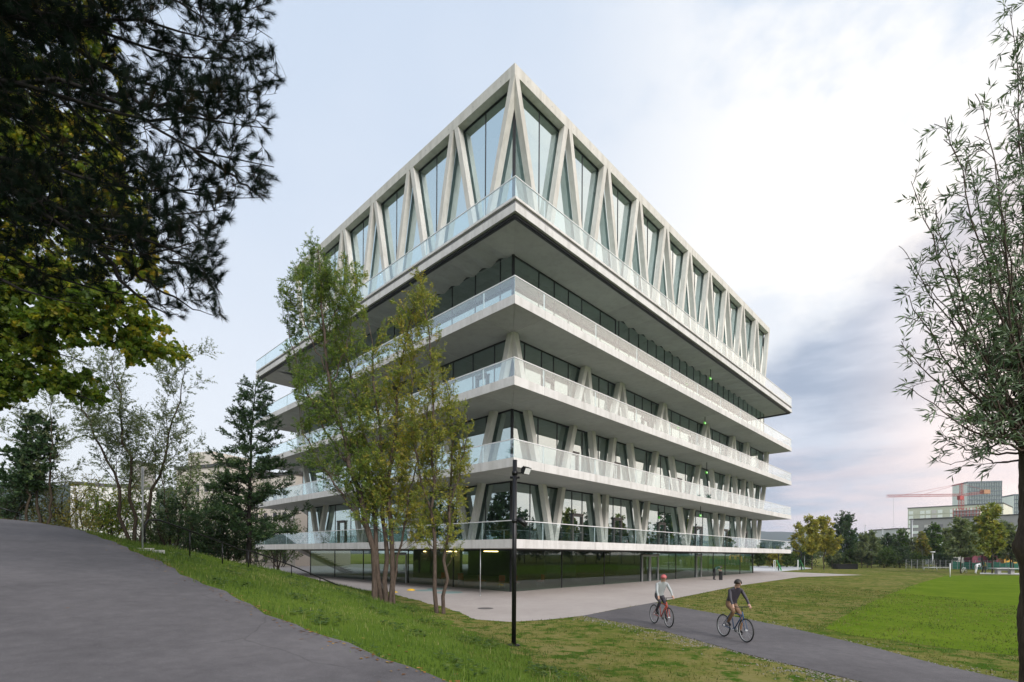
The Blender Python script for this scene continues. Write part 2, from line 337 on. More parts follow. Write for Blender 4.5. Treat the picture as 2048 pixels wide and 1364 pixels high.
hc = (Zt-flatZ); hcf = ((hc[:-1, :-1]+hc[1:, 1:])/2 > 0.10).ravel().astype(np.int32); ground.data.polygons.foreach_set('material_index', hcf)
def sheet(name, poly, mat, dz):
    """flat outline laid on the ground plane"""
    vv = [(x, y, gz(y)+dz) for x, y in poly]; o = link(name, mesh(name, vv, [tuple(range(len(vv)))]), mat); tag(o, kind='structure'); return o
def gxy(px, py): p = G(px, py); return (p.x, p.y)
# hill path
prof = EDGE; cum = np.concatenate([[0], np.cumsum(np.hypot(*(np.diff(EDGE[:, :2], axis=0).T)))]); ts = np.arange(0, cum[-1]-40, 0.5)
ex = np.interp(ts, cum, EDGE[:, 0]); ey = np.interp(ts, cum, EDGE[:, 1]); eh = np.interp(ts, cum, EDGE[:, 2])
def smooth(a, n=5): return np.convolve(np.pad(a, n, mode='edge'), np.ones(2*n+1)/(2*n+1), 'valid')
exs, eys, ehs = smooth(ex), smooth(ey), smooth(eh)
tx, ty = np.gradient(exs), np.gradient(eys); ln = np.hypot(tx, ty); nxv, nyv = -ty/ln, tx/ln     # left... toward the path interior
cr = nxv*(0-exs)+nyv*(0-eys)
side = -1.0 if np.median(edge_query(exs+nxv, eys+nyv)[0]) > 0 else 1.0
rows = []
wob = 0.06*np.sin(ts*1.3)+0.05*np.sin(ts*3.7+1)
for j, d in enumerate((-0.02, 1.3, 2.6, 3.9, PATH_W)):
    off = d+(wob if j == 0 else 0)
    rows.append(np.stack([exs+side*nxv*off, eys+side*nyv*off, ehs+EYE+0.02+0.03*math.sin(j/4*math.pi)], -1))
PV = np.stack(rows, 1).reshape(-1, 3); m_ = len(ts); pi_ = np.arange(m_*5).reshape(m_, 5)
pf = np.stack([pi_[:-1, :-1], pi_[1:, :-1], pi_[1:, 1:], pi_[:-1, 1:]], -1).reshape(-1, 4)
tag(link('hill_path', npmesh('hill_path', PV, pf, True), M['asphalt']), kind='structure')
# plaza round the building, low path, pitch, ball court
near = [(560, 1150), (640, 1178), (700, 1201), (760, 1214), (880, 1227), (950, 1239), (1020, 1244), (1090, 1240), (1165, 1232), (1235, 1218), (1310, 1205), (1400, 1187), (1480, 1171), (1600, 1154), (1725, 1150)]
pl = [gxy(*q) for q in near]
plaza = pl+[(30, 84), (4, 100), (-60, 90), (-55, 60), (-30, 40)]
sheet('plaza', plaza, M['plaza'], 0.008)
up_e = [(1310, 1205), (1395, 1221), (1480, 1236), (1560, 1252), (1640, 1270), (1760, 1299), (1880, 1331), (2035, 1364)]
lo_e = [(1720, 1364), (1610, 1337), (1500, 1311), (1415, 1287), (1330, 1263), (1245, 1246), (1165, 1232)]
a0, a1 = Vector(gxy(1880, 1331)), Vector(gxy(2035, 1364)); b0, b1 = Vector(gxy(1610, 1337)), Vector(gxy(1720, 1364))
ext = (a1-a0).normalized()
low = [gxy(*q) for q in up_e]+[tuple(a1+ext*25), tuple(b1+ext*25)]+[gxy(*q) for q in lo_e]
sheet('low_path', low, M['asphalt'], 0.014)
wv = [gxy(*q) for q in [(1893, 1151), (1840, 1166), (1775, 1190), (1715, 1217), (1668, 1243), (1650, 1257), (1700, 1270), (1800, 1283), (1900, 1297), (2035, 1312)]]
sheet('football_pitch', wv+[(30, -2), (92, 62)], M['pitch_grass'], 0.006)
sheet('ball_court', [gxy(1500, 1142), gxy(1560, 1143), gxy(1625, 1137), gxy(1600, 1133), gxy(1500, 1132)], M['court'], 0.02)
sheet('far_path', [gxy(1960, 1148), gxy(2100, 1150), gxy(2100, 1147), gxy(1960, 1145.5)], M['court'], 0.02)
# far wooded hills
def ridge(name, y, x0, x1, hs, w):
    xs = np.linspace(x0, x1, 60); r = R_(5); hh = np.interp(np.linspace(0, 1, 60), np.linspace(0, 1, len(hs)), hs)+r.normal(0, hs[0]*0.015, 60)
    v = []; f = []
    for i, (x, h) in enumerate(zip(xs, hh)):
        v += [(x, y-w, -2), (x, y-w*0.45, h*0.62), (x, y, h), (x, y+w, -2)]
        if i:
            b = (i-1)*4
            for k in range(3): f.append((b+k, b+4+k, b+5+k, b+1+k))
    tag(link(name, mesh(name, v, f, True), M['forest']), kind='structure')
ridge('far_hills', 2600, -200, 3300, [112, 120, 128, 136, 130, 122, 118, 112, 118, 120], 500)
ridge('wooded_hill', 900, -1700, -300, [170, 150, 142, 132, 122, 112, 60], 260)

# ------------------------------------------------------------------ grass blades, pebbles, fallen leaves
def in_poly(x, y, poly):
    ins = np.zeros(x.shape, bool); n = len(poly)
    for i in range(n):
        x0, y0 = poly[i]; x1, y1 = poly[(i+1) % n]
        c = ((y0 > y) != (y1 > y)) & (x < (x1-x0)*(y-y0)/(y1-y0+1e-12)+x0); ins ^= c
    return ins
def blades(name, n, xr, yr, hmin, hmax, w, mat, keep, seed, clump=1.2, lean=0.5):
    r = R_(seed); x = r.uniform(*xr, n); y = yr[0]+(yr[1]-yr[0])*r.random(n)**1.5
    k = keep(x, y); x, y = x[k], y[k]; n = len(x)
    cl = 0.5+0.5*np.sin(x*clump+1.3*np.sin(y*0.9))*np.sin(y*clump*0.8+x*0.5); h = (hmin+(hmax-hmin)*r.random(n)**1.6)*(0.55+0.75*cl)
    z = terrain(x, y)-0.01; a = r.uniform(0, 2*np.pi, n); ww = w*(0.7+0.6*r.random(n))*(0.7+0.045*y); b = r.uniform(0, 2*np.pi, n); ln_ = lean*h*r.random(n)
    dx, dy = np.cos(a)*ww/2, np.sin(a)*ww/2
    p0 = np.stack([x-dx, y-dy, z], -1); p1 = np.stack([x+dx, y+dy, z], -1)
    mx_, my_ = x+np.cos(b)*ln_*0.35, y+np.sin(b)*ln_*0.35
    p2 = np.stack([mx_+dx*0.7, my_+dy*0.7, z+h*0.6], -1); p3 = np.stack([mx_-dx*0.7, my_-dy*0.7, z+h*0.6], -1)
    p4 = np.stack([x+np.cos(b)*ln_, y+np.sin(b)*ln_, z+h], -1)
    V = np.stack([p0, p1, p2, p3, p4], 1).reshape(-1, 3); i = np.arange(n)[:, None]*5
    Fc = np.concatenate([i+np.array([0, 1, 2]), i+np.array([0, 2, 3]), i+np.array([3, 2, 4])])
    t = np.clip(0.38+0.22*np.sin(x*0.9+y*0.35)*np.sin(y*0.6)+0.16*np.sin(x*4.3+y*1.1)*np.sin(y*3.7-x)+r.normal(0, 0.2, n), 0, 1)
    return link(name, npmesh(name, V, Fc, False, np.repeat(t, 5)), mat)
def keep_hill(x, y):
    d, _ = edge_query(x, y); hz = terrain(x, y)-(G0+GS*y)
    return (d > 0.10) & (~in_poly(x, y, plaza) | (hz > 0.06)) & (np.abs(x/np.maximum(y, .1)) < 1.15)
def keep_tall(x, y):
    d, _ = edge_query(x, y); hz = terrain(x, y)-(G0+GS*y)
    return keep_hill(x, y) & (hz > 0.07+0.05*np.sin(x*2.3)*np.sin(y*1.9))
def keep_flat(x, y):
    d, _ = edge_query(x, y); hz = terrain(x, y)-(G0+GS*y)
    n = np.sin(x*1.9+np.sin(y*1.3)*2)*np.sin(y*1.7+x*0.6)
    return (d > 0.3) & (hz < 0.35) & ~in_poly(x, y, plaza) & ~in_poly(x, y, low) & (np.abs(x/np.maximum(y, .1)) < 1.1) & (n > -0.75)
tag(blades('grass', 140000, (-30, 6), (5.4, 34), 0.03, 0.17, 0.012, M['grass_tall'], keep_tall, 3), 'tall bright green grass on the bank beside the sloping path', 'grass', kind='stuff')
tag(blades('lawn_grass', 110000, (-4, 26), (7.5, 40), 0.02, 0.085, 0.016, M['grass_dry'], keep_flat, 4, 2.2, 1.3), 'short dry lawn grass between the paths and the pitch', 'grass', kind='stuff')
def keep_pitch_edge(x, y):
    e = np.full(x.shape, 1e9)
    for (x0, y0), (x1, y1) in zip(wv[:-1], wv[1:]):
        l2 = (x1-x0)**2+(y1-y0)**2; t = np.clip(((x-x0)*(x1-x0)+(y-y0)*(y1-y0))/l2, 0, 1); e = np.minimum(e, np.hypot(x-x0-t*(x1-x0), y-y0-t*(y1-y0)))
    ins = in_poly(x, y, wv+[(30, -2), (92, 62)])
    return (e < 0.5+0.5*np.sin(x*3.1+y)*np.sin(y*2.2)) | (ins & (y < 26) & (np.random.default_rng(2).random(x.shape) < 0.35))
tag(blades('pitch_edge_grass', 50000, (8, 34), (11, 44), 0.02, 0.10, 0.016, M['grass_tall'], keep_pitch_edge, 9, 2.0, 1.0), 'greener longer grass along the edge of the bright pitch', 'grass', kind='stuff')
def keep_ver(x, y):
    d, _ = edge_query(x, y); return (d > -0.06+0.08*np.sin(x*5)*np.sin(y*4.1)) & (d < 3.2) & ((d < .5) | (x < -6)) & (np.abs(x/np.maximum(y, .1)) < 1.2)
tag(blades('verge_grass', 50000, (-34, 1), (5.2, 26), 0.03, 0.19, 0.013, M['grass_tall'], keep_ver, 8), 'unmown green grass fringing the sloping path', 'grass', kind='stuff')
def scatter(name, pts, size, mat, seed, flatten=0.5, leaf=False):
    r = R_(seed); n = len(pts); s = size*(0.5+r.random(n)); pts = np.asarray(pts)
    base = np.array([(1, 0, 0), (0, 1, 0), (-1, 0, 0), (0, -1, 0), (0, 0, 1), (0, 0, -1)], float); fc = np.array([(0, 1, 4), (1, 2, 4), (2, 3, 4), (3, 0, 4), (1, 0, 5), (2, 1, 5), (3, 2, 5), (0, 3, 5)])
    if leaf: base = np.array([(1, 0, 0.1), (0, .6, 0), (-1, 0, 0.15), (0, -.6, 0.05)], float); fc = np.array([(0, 1, 2), (0, 2, 3)])
    a = r.uniform(0, 6.28, n); c, s_ = np.cos(a), np.sin(a); B = np.repeat(base[None], n, 0)+r.normal(0, 0.18, (n, len(base), 3))
    Xr = B[..., 0]*c[:, None]-B[..., 1]*s_[:, None]; Yr = B[..., 0]*s_[:, None]+B[..., 1]*c[:, None]
    V = np.stack([Xr, Yr, B[..., 2]*flatten], -1)*s[:, None, None]+pts[:, None]
    Fc = (np.arange(n)[:, None, None]*len(base)+fc[None]).reshape(-1, 3)
    return link(name, npmesh(name, V.reshape(-1, 3), Fc, False, np.repeat(r.random(n), len(base))), mat)
r0 = R_(11); pts = []
lo3 = [Vector(gxy(*q)) for q in lo_e]; up3 = [Vector(gxy(*q)) for q in up_e]
for edge, sgn, n in ((lo3, -1, 1500), (up3, 1, 350)):
    for i in range(n):
        k = r0.integers(0, len(edge)-1); a, b = edge[k], edge[k+1]; p = a.lerp(b, r0.random()); d = (b-a).normalized(); nrm = Vector((d.y, -d.x))
        cen = Vector(G(1480, 1262).xy); nrm = nrm if (p-cen).dot(nrm) > 0 else -nrm
        w = abs(r0.normal(0, 0.45)); q = p+nrm*w
        if math.sin(q.x*1.3+q.y)*math.sin(q.y*0.9) < -0.25 and w > 0.15: continue
        pts.append((q.x, q.y, float(terrain(q.x, q.y))+0.006))
tag(scatter('pebbles', pts, 0.020, M['gravel'], 12), 'loose pale gravel along the edges of the low path', 'gravel', kind='stuff')
pts = []
for i in range(2600):
    t = r0.uniform(16, cum[-1]-48); x, y = np.interp(t, ts, exs), np.interp(t, ts, eys)
    k = min(int(t/0.5), len(ts)-1); o = r0.normal(0.02, 0.16) if i % 9 else r0.uniform(-3, 1.5)
    q = (x-side*nxv[k]*o, y-side*nyv[k]*o); d, he = edge_query(*q)
    pts.append((q[0], q[1], max(float(terrain(*q)), float(he)+EYE+0.03 if d < 0.1 else -9)+0.012))
tag(scatter('fallen_leaves', pts, 0.032, M['leaf_fallen'], 13, 0.5, True), 'brown fallen leaves along the edge of the sloping path', 'leaves', kind='stuff')

rw = R_(15); wx = rw.uniform(-14, 4, 5000); wy = rw.uniform(5.6, 24, 5000); k = keep_tall(wx, wy) & (np.sin(wx*1.9)*np.sin(wy*1.4+wx) > .35); wx, wy = wx[k], wy[k]
wpts = []
for x, y in zip(wx, wy):
    zz = float(terrain(x, y))
    for j in range(5): a = rw.uniform(0, 6.28); wpts.append((x+.05*math.cos(a), y+.05*math.sin(a), zz+rw.uniform(.03, .10)))
tag(scatter('weeds', wpts, 0.045, M['leaf_green'], 16, 1.0, True), 'broad-leaved weeds growing among the grass of the bank', 'weeds', kind='stuff')
# ------------------------------------------------------------------ the school building
YAW = 0.7645; LR, LL = 52.52, 38.21
bld = empty('school_building', (0.133, 27.0, 0.0), math.pi/2-YAW)
tag(bld, 'five-storey school building of stacked white concrete balcony slabs with glass railings and slanted struts', 'building')
def H(h): return h+EYE
BOT = [0.323, 4.7545, 9.1865, 13.59, 18.607]; TOP = [0.82, 5.25, 9.68, 14.09, 19.42]; RAIL = [1.86, 6.282, 10.717, 15.139, 20.538]
SP = [2.57+5.264*k for k in range(10)]; TP = [2.55+5.518*k for k in range(7)]
def clip(poly, a, b, c):
    """keep a*x+b*y<=c"""
    out = []
    for i in range(len(poly)):
        p, q = poly[i], poly[(i+1) % len(poly)]; dp, dq = a*p[0]+b*p[1]-c, a*q[0]+b*q[1]-c
        if dp <= 0: out.append(p)
        if dp*dq < 0: t = dp/(dp-dq); out.append((p[0]+t*(q[0]-p[0]), p[1]+t*(q[1]-p[1])))
    return out
GAP = 0.010
def ring_segments(depth):
    """mitred slab segments on the four sides"""
    res = []
    js = [0]+SP+[LR]; jt = [0]+TP+[LL]
    for a, b in zip(js[:-1], js[1:]):
        for y0, y1, near_ in ((0, depth, True), (LL-depth, LL, False)):
            p = [(a+GAP, y0), (b-GAP, y0), (b-GAP, y1), (a+GAP, y1)]
            if near_: p = clip(p, -1, 1, -GAP); p = clip(p, 1, 1, LR-GAP) if p else p
            else: p = clip(p, -1, -1, -LL-GAP) if p else p; p = clip(p, 1, -1, LR-LL-GAP) if p else p
            if len(p) > 2: res.append(p)
    for a, b in zip(jt[:-1], jt[1:]):
        for x0, x1, near_ in ((0, depth, True), (LR-depth, LR, False)):
            p = [(x0, a+GAP), (x1, a+GAP), (x1, b-GAP), (x0, b-GAP)]
            if near_: p = clip(p, 1, -1, -GAP); p = clip(p, 1, 1, LL-GAP) if p else p
            else: p = clip(p, -1, -1, -LR-GAP) if p else p; p = clip(p, -1, 1, LL-LR-GAP) if p else p
            if len(p) > 2: res.append(p)
    return res
def shade_underside(me):
    """fascia and top pale, underside in a darker copy with its shade put into the colour"""
    me.materials.append(M['concrete_pale']); me.materials.append(M['concrete_soffit_shaded'])
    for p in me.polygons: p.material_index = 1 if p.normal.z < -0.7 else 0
DEP = 6.0
for k in range(5):
    z0, z1 = H(BOT[k]), H(TOP[k])
    if k < 4:
        for p in ring_segments(DEP):
            m = MB().prism(p, z0, z1); me = mesh('slab_segment', m.v, m.f); shade_underside(me); link('slab_segment', me, None, bld)
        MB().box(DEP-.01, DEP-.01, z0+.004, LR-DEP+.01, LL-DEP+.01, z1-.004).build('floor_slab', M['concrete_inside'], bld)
    else:
        zf = H(19.05)
        for p in ring_segments(0.5):
            m = MB().prism(p, z0, zf); me = mesh('edge_beam', m.v, m.f); shade_underside(me); link('edge_beam', me, None, bld)
        MB().box(0.5, 0.5, H(18.9), LR-.5, LL-.5, zf-.003).build('floor_slab', M['concrete_soffit_shaded'], bld)
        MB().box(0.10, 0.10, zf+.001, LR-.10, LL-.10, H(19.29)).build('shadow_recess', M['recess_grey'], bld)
        for p in ring_segments(3.2): MB().prism(p, H(19.29)+.001, z1).build('coping', M['concrete_lip'], bld)
        MB().box(3.2, 3.2, H(19.292), LR-3.2, LL-3.2, z1-.004).build('gym_floor', M['inside_floor'], bld)
        # black awning track under the edge
        for x0, y0, x1, y1 in ((.16, .16, LR-.16, .40), (.16, .401, .40, LL-.16), (LR-.40, .401, LR-.16, LL-.16)):
            MB().box(x0, y0, z0-.13, x1, y1, z0-.002).box(x0+.08, y0+.08 if y1-y0 < 1 else y0, z0-.17, x1-.08, y1-.08 if y1-y0 < 1 else y1, z0-.13).build('awning_track', M['black_track'], bld)
# folded soffit of the fourth storey
GL4 = 2.80; zf0 = H(BOT[4])
def soffit_piece(side_, a, b, ra, rb, name='soffit_fold'):
    """quad strip from the edge beam (t=.5) to behind the glass, rising ra / rb at the inner end"""
    up_ = 0.0
    ins = [(a, .5, zf0), (b, .5, zf0), (b, GL4, zf0+rb), (a, GL4, zf0+ra), (b, GL4+3, zf0+rb), (a, GL4+3, zf0+ra)]
    if side_ == 'L': ins = [(y, x, z) for x, y, z in ins]
    f = [(0, 1, 2, 3), (3, 2, 4, 5)] if side_ == 'L' else [(3, 2, 1, 0), (5, 4, 2, 3)]
    link(name, mesh(name, ins, f), M['concrete_soffit_shaded'], bld)
def tri(side_, pts):
    if side_ == 'L': pts = [(y, x, z) for x, y, z in pts]
    link('soffit_panel', mesh('soffit_panel', pts, [tuple(range(len(pts)))]), M['concrete_soffit_shaded'], bld)
# flat corner pieces
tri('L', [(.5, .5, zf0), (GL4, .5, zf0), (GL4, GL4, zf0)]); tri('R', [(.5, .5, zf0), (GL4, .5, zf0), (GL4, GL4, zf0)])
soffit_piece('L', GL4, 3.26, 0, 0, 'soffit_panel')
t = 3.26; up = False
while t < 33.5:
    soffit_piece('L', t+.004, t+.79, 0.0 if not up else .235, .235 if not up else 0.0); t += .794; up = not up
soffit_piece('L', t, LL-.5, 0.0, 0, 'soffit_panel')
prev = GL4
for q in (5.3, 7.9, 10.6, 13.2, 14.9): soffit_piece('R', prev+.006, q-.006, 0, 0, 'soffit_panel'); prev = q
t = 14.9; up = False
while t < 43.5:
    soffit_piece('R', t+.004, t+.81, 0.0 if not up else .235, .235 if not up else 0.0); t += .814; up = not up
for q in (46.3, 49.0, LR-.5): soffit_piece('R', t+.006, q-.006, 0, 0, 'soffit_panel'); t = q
# balcony balustrades
for k in range(5):
    zt, zr = H(TOP[k]), H(RAIL[k])
    for side_, js, Lx, other in (('R', SP, LR, LL), ('L', TP, LL, LR), ('RF', TP, LL, LR), ('LF', SP, LR, LL)):
        if side_ == 'LF' : continue
        ends = [0.03]+list(js)+[Lx-.03]
        def place(x0, y0, z0, x1, y1, z1):
            if side_ == 'R': return (x0, y0, z0, x1, y1, z1)
            if side_ == 'L': return (y0, x0, z0, y1, x1, z1)
            return (other-y1, x0, z0, other-y0, x1, z1)
        for a, b in zip(ends[:-1], ends[1:]):
            MB().box(*place(a+.012, .045, zt-.02, b-.012, .065, zr-.03)).build('glass_panel', M['glass_rail'], bld)
        for a in js:
            MB().box(*place(a-.035, .07, zt-.01, a+.035, .11, zr-.03)).build('railing_post', M['post_metal'], bld)
        e0 = 0.02 if side_ == 'R' else 0.091
        MB().box(*place(e0, .02, zr-.045, Lx-.02 if side_ != 'R' else Lx-.091, .09, zr)).build('handrail', M['rail_white'], bld)
# struts: a slanted concrete member in the plane y=o..o+dep (local to a side)
def strut(side_, o, dep, w, x0, za, x1, zb, SR=None):
    pts = [(x0-w/2, o, za), (x0+w/2, o, za), (x1+w/2, o, zb), (x1-w/2, o, zb), (x0-w/2, o+dep, za), (x0+w/2, o+dep, za), (x1+w/2, o+dep, zb), (x1-w/2, o+dep, zb)]
    if side_ == 'L': pts = [(y, x, z) for x, y, z in pts]
    elif side_ == 'E': pts = [(SR-(y-o), x, z) for x, y, z in pts]
    f = [(0, 1, 2, 3), (5, 4, 7, 6), (4, 0, 3, 7), (1, 5, 6, 2)]
    if side_ == 'L': f = [tuple(reversed(q)) for q in f]
    me = mesh('strut', pts, f); bm = bmesh.new(); bm.from_mesh(me)
    bmesh.ops.recalc_face_normals(bm, faces=bm.faces)
    bm.to_mesh(me); bm.free(); link('strut', me, M['concrete_strut'], bld)
TL = 33.75
# storey 1: V struts  (top-left, top-right, base)
z0, z1 = H(TOP[0])-.03, H(BOT[1])+.03
for a, b, c in ((6.43, 8.62, 7.57), (12.95, 14.25, 13.88), (18.87, 20.95, 19.92), (27.35, 30.45, 28.9), (36.2, 38.55, 37.35), (43.1, 45.6, 44.4), (48.9, 51.2, 50.1)):
    for x, dx in ((a, -.17), (b, .17)): strut('R', 3.22, .40, .40, c+dx, z0, x, z1)
for a, b, c in ((6.2, 8.7, 7.5), (13.0, 15.2, 14.1), (20.6, 23.2, 21.9), (28.85, 31.85, 30.5)):
    for x, dx in ((a, -.17), (b, .17)): strut('L', 3.22, .40, .40, c+dx, z0, x, z1)
# storey 2: alternating slanted struts
z0, z1 = H(TOP[1])-.03, H(BOT[2])+.03
for a, b in ((4.24, 9.2), (11.4, 14.4), (16.9, 21.4), (24.3, 30.5), (33.6, 38.4), (40.4, 43.5), (45.8, 51.0)):
    g = .235*(b-a); strut('R', 2.65, .42, .42, a+g, z0, a, z1); strut('R', 2.65, .42, .42, b-g, z0, b, z1)
for a, b in ((4.5, 9.6), (12.1, 15.6), (18.4, 23.2), (26.2, 32.6)):
    g = .25*(b-a); strut('L', 2.65, .42, .42, a+g, z0, a, z1); strut('L', 2.65, .42, .42, b-g, z0, b, z1)
# storey 3: A struts
z0, z1 = H(TOP[2])-.03, H(BOT[3])+.03
strut('R', 2.40, .42, .42, 3.75, z0, 2.66, z1); strut('L', 2.40, .42, .42, 3.75, z0, 2.70, z1)
for a, l, r in ((10.3, 8.9, 11.0), (15.0, 13.7, 16.15), (22.2, 20.7, 23.2), (31.7, 30.1, 32.7), (39.0, 37.6, 40.0), (43.55, 42.3, 44.6), (51.0, 49.9, 51.0)):
    strut('R', 2.40, .42, .36, l, z0, a-.14, z1); strut('R', 2.40, .418, .36, r, z0, a+.14, z1)
for a, l, r in ((10.4, 9.2, 11.6), (16.6, 15.3, 17.9), (24.4, 23.1, 25.7), (33.0, 31.7, 33.3)):
    strut('L', 2.40, .42, .36, l, z0, a-.14, z1); strut('L', 2.40, .418, .36, r, z0, a+.14, z1)
for k, a in enumerate((9, 16, 24, 31)):
    for j in range(3): strut('E', 2.4, .4, .4, a+.9, H(TOP[j])-.03, a, H(BOT[j+1])+.03, 51.1)
# storey 5: the tall truss with its roof beam
OT = 2.15; zb, zt_, zr = H(19.40), H(28.90), H(29.60); SRT = 50.50; TLT = 33.70
MB().box(OT, OT, zt_, SRT, OT+.5, zr).build('roof_beam', M['concrete_strut'], bld)
MB().box(OT+.001, OT+.501, zt_, OT+.5, TLT, zr).build('roof_beam', M['concrete_strut'], bld)
MB().box(SRT-.5, OT+.501, zt_, SRT-.001, TLT, zr).build('roof_beam', M['concrete_strut'], bld)
MB().box(OT+.501, TLT-.5, zt_, SRT-.501, TLT-.001, zr).build('roof_beam', M['concrete_strut'], bld)
MB().box(OT+.502, OT+.502, zt_+.25, SRT-.502, TLT-.502, zr-.1).build('roof_slab', M['concrete_inside'], bld)
SN = [2.72+4.765*k for k in range(11)]; SN[-1] = SRT-.35
TN = [2.72+5.16*k for k in range(7)]; TN[-1] = TLT-.35
for side_, nodes in (('R', SN), ('L', TN), ('E', TN)):
    for i in range(len(nodes)-1):
        a, b = nodes[i], nodes[i+1]; m = (a+b)/2
        la = -.30 if i == 0 else .235
        lb = -.235
        if side_ == 'E' and i == 0: la = .235
        strut(side_, OT+.004, .44, .39, m-.235, zb, a+la if i else OT+.21, zt_+.02, SRT)
        strut(side_, OT+.006, .438, .39, m+.235, zb, b+lb if i < len(nodes)-2 else b+.1, zt_+.02, SRT)
    for i in range(2*len(nodes)-2):
        x = nodes[0]+(nodes[-1]-nodes[0])*(i+.25)/(2*len(nodes)-2)
        if side_ == 'E': continue
        pts = [(x+.035*math.cos(q*math.pi/4), OT-.003, zr-.36+.035*math.sin(q*math.pi/4)) for q in range(8)]
        if side_ == 'L': pts = [(y, xx, z) for xx, y, z in pts]
        link('tie_hole', mesh('tie_hole', pts, [tuple(range(8))]), M['recess_grey'], bld)
# curtain walls: panes between mullions, head and sill frames
def wall(side_, o, z0, z1, cuts, mat, mw=.055, md=.10, SR=None, corner=True):
    def pl_(x0, y0, a, x1, y1, b):
        if side_ == 'R': return (x0, y0, a, x1, y1, b)
        if side_ == 'L': return (y0, x0, a, y1, x1, b)
        return (SR-(y1-o), x0, a, SR-(y0-o), x1, b)
    for a, b in zip(cuts[:-1], cuts[1:]):
        pts = pl_(a+mw/2, o+.03, z0, b-mw/2, o+.03, z1)
        if side_ == 'R': q = [(pts[0], o+.03, z0), (pts[3], o+.03, z0), (pts[3], o+.03, z1), (pts[0], o+.03, z1)]
        elif side_ == 'L': q = [(o+.03, b-mw/2, z0), (o+.03, a+mw/2, z0), (o+.03, a+mw/2, z1), (o+.03, b-mw/2, z1)]
        else: q = [(SR-.03, a+mw/2, z0), (SR-.03, b-mw/2, z0), (SR-.03, b-mw/2, z1), (SR-.03, a+mw/2, z1)]
        link('window_pane', mesh('window_pane', q, [(0, 1, 2, 3)]), mat, bld)
    for i, a in enumerate(cuts):
        w = mw if 0 < i < len(cuts)-1 else mw*1.5
        MB().box(*pl_(a-w/2, o, z0+.002, a+w/2, o+md, z1-.002)).build('mullion', M['frame_dark'], bld)
    MB().box(*pl_(cuts[0]+.05, o+.003, z1-.10, cuts[-1]-.05, o+md-.003, z1-.003)).build('head_frame', M['frame_dark'], bld)
    MB().box(*pl_(cuts[0]+.05, o+.003, z0, cuts[-1]-.05, o+md-.003, z0+.06)).build('sill_frame', M['frame_dark'], bld)
def even(a, b, step):
    n = max(1, round((b-a)/step)); return [a+(b-a)*i/n for i in range(n+1)]
walls = []
# storey 1
g = 3.75; c1 = [g, 5.6, 9.0, 10.27, 11.56, 14.6, 15.9, 17.12, 21.4, 23.64, 24.92, 27.9, 31.88, 33.72, 38.9, 41.5, 44.0, 47.2, 49.2, 50.9]
wall('R', g, H(TOP[0]), H(BOT[1]), c1, M['glass_window']); wall('L', g, H(TOP[0]), H(BOT[1]), [g]+even(6.2, TL, 3.05), M['glass_window'])
wall('E', g, H(TOP[0]), H(BOT[1]), even(g+.1, TL, 3), M['glass_window'], SR=50.9)
g = 3.20; c2 = [g, 5.74, 7.78, 10.75, 12.88, 15.4, 18.2, 20.4, 23.0, 25.6, 28.2, 31.6, 34.4, 37.0, 39.6, 42.0, 44.6, 47.4, 49.2, 50.8]
wall('R', g, H(TOP[1]), H(BOT[2]), c2, M['glass_window']); wall('L', g, H(TOP[1]), H(BOT[2]), [g]+even(5.6, TL, 2.4), M['glass_window'])
wall('E', g, H(TOP[1]), H(BOT[2]), even(g+.1, TL, 3), M['glass_window'], SR=50.8)
g = 2.95; c3 = [g, 4.09, 5.77, 7.03, 8.69, 10.24, 12.54, 13.84, 14.88, 17.87, 19.15, 20.74, 22.4, 24.6, 26.4, 28.4, 30.4, 32.0, 34.2, 36.2, 38.4, 40.2, 42.2, 44.2, 46.2, 48.2, 49.6, 50.8]
wall('R', g, H(TOP[2]), H(BOT[3]), c3, M['glass_window']); wall('L', g, H(TOP[2]), H(BOT[3]), [g]+even(4.6, TL, 2.1), M['glass_window'])
wall('E', g, H(TOP[2]), H(BOT[3]), even(g+.1, TL, 3), M['glass_window'], SR=50.8)
g = GL4; c4 = [g, 5.27, 6.88, 8.46, 10.05, 12.44, 14.6]+[15.08+1.55*i for i in range(23)]+[50.6]
wall('R', g, H(TOP[3]), H(18.605), [c for c in c4 if c <= 14.7], M['glass_window']); wall('L', g, H(TOP[3]), H(18.85), [g, 3.97]+[6.33+2.42*i for i in range(12)], M['glass_window'])
wall('R', g+.003, H(TOP[3]), H(18.85), [c for c in c4 if c > 14.5], M['glass_window'])
wall('E', g, H(TOP[3]), H(18.605), even(g+.1, TL, 3), M['glass_window'], SR=50.6)
g = 2.70
wall('R', g, H(19.421), H(28.90), [g]+[5.10+4.765*i/1 for i in range(10)]+[SRT-.6], M['glass_hall'], .06, .10)
wall('L', g, H(19.421), H(28.90), [g]+[5.30+5.16*i for i in range(6)]+[TLT-.6], M['glass_hall'], .06, .10)
wall('E', g, H(19.421), H(28.90), even(g+.1, TLT-.6, 4.8), M['glass_hall'], .06, .10, SR=SRT-.6)
wall('LB', 0, 0, 1, [0, 1], M['glass_hall']) if False else None
# ground floor
g = 3.5; ZG = 0.02
gr = [g, 8.8, 14.27, 20.1, 21.53, 23.18, 26.87, 31.31, 32.81, 36.01, 39.49, 44.3, 49.0]
wall('R', g, gz(34)-.05, H(BOT[0]), gr, M['glass_ground'], .05, .09)
wall('L', g, gz(34)-.05, H(BOT[0]), [g, 9.3, 14.91, 18.3, 21.85, 27.2, 32.5], M['glass_ground'], .05, .09)
wall('E', g, gz(60)-.2, H(BOT[0]), even(g+.1, 32.5, 5.5), M['glass_ground'], .05, .09, SR=49.0)
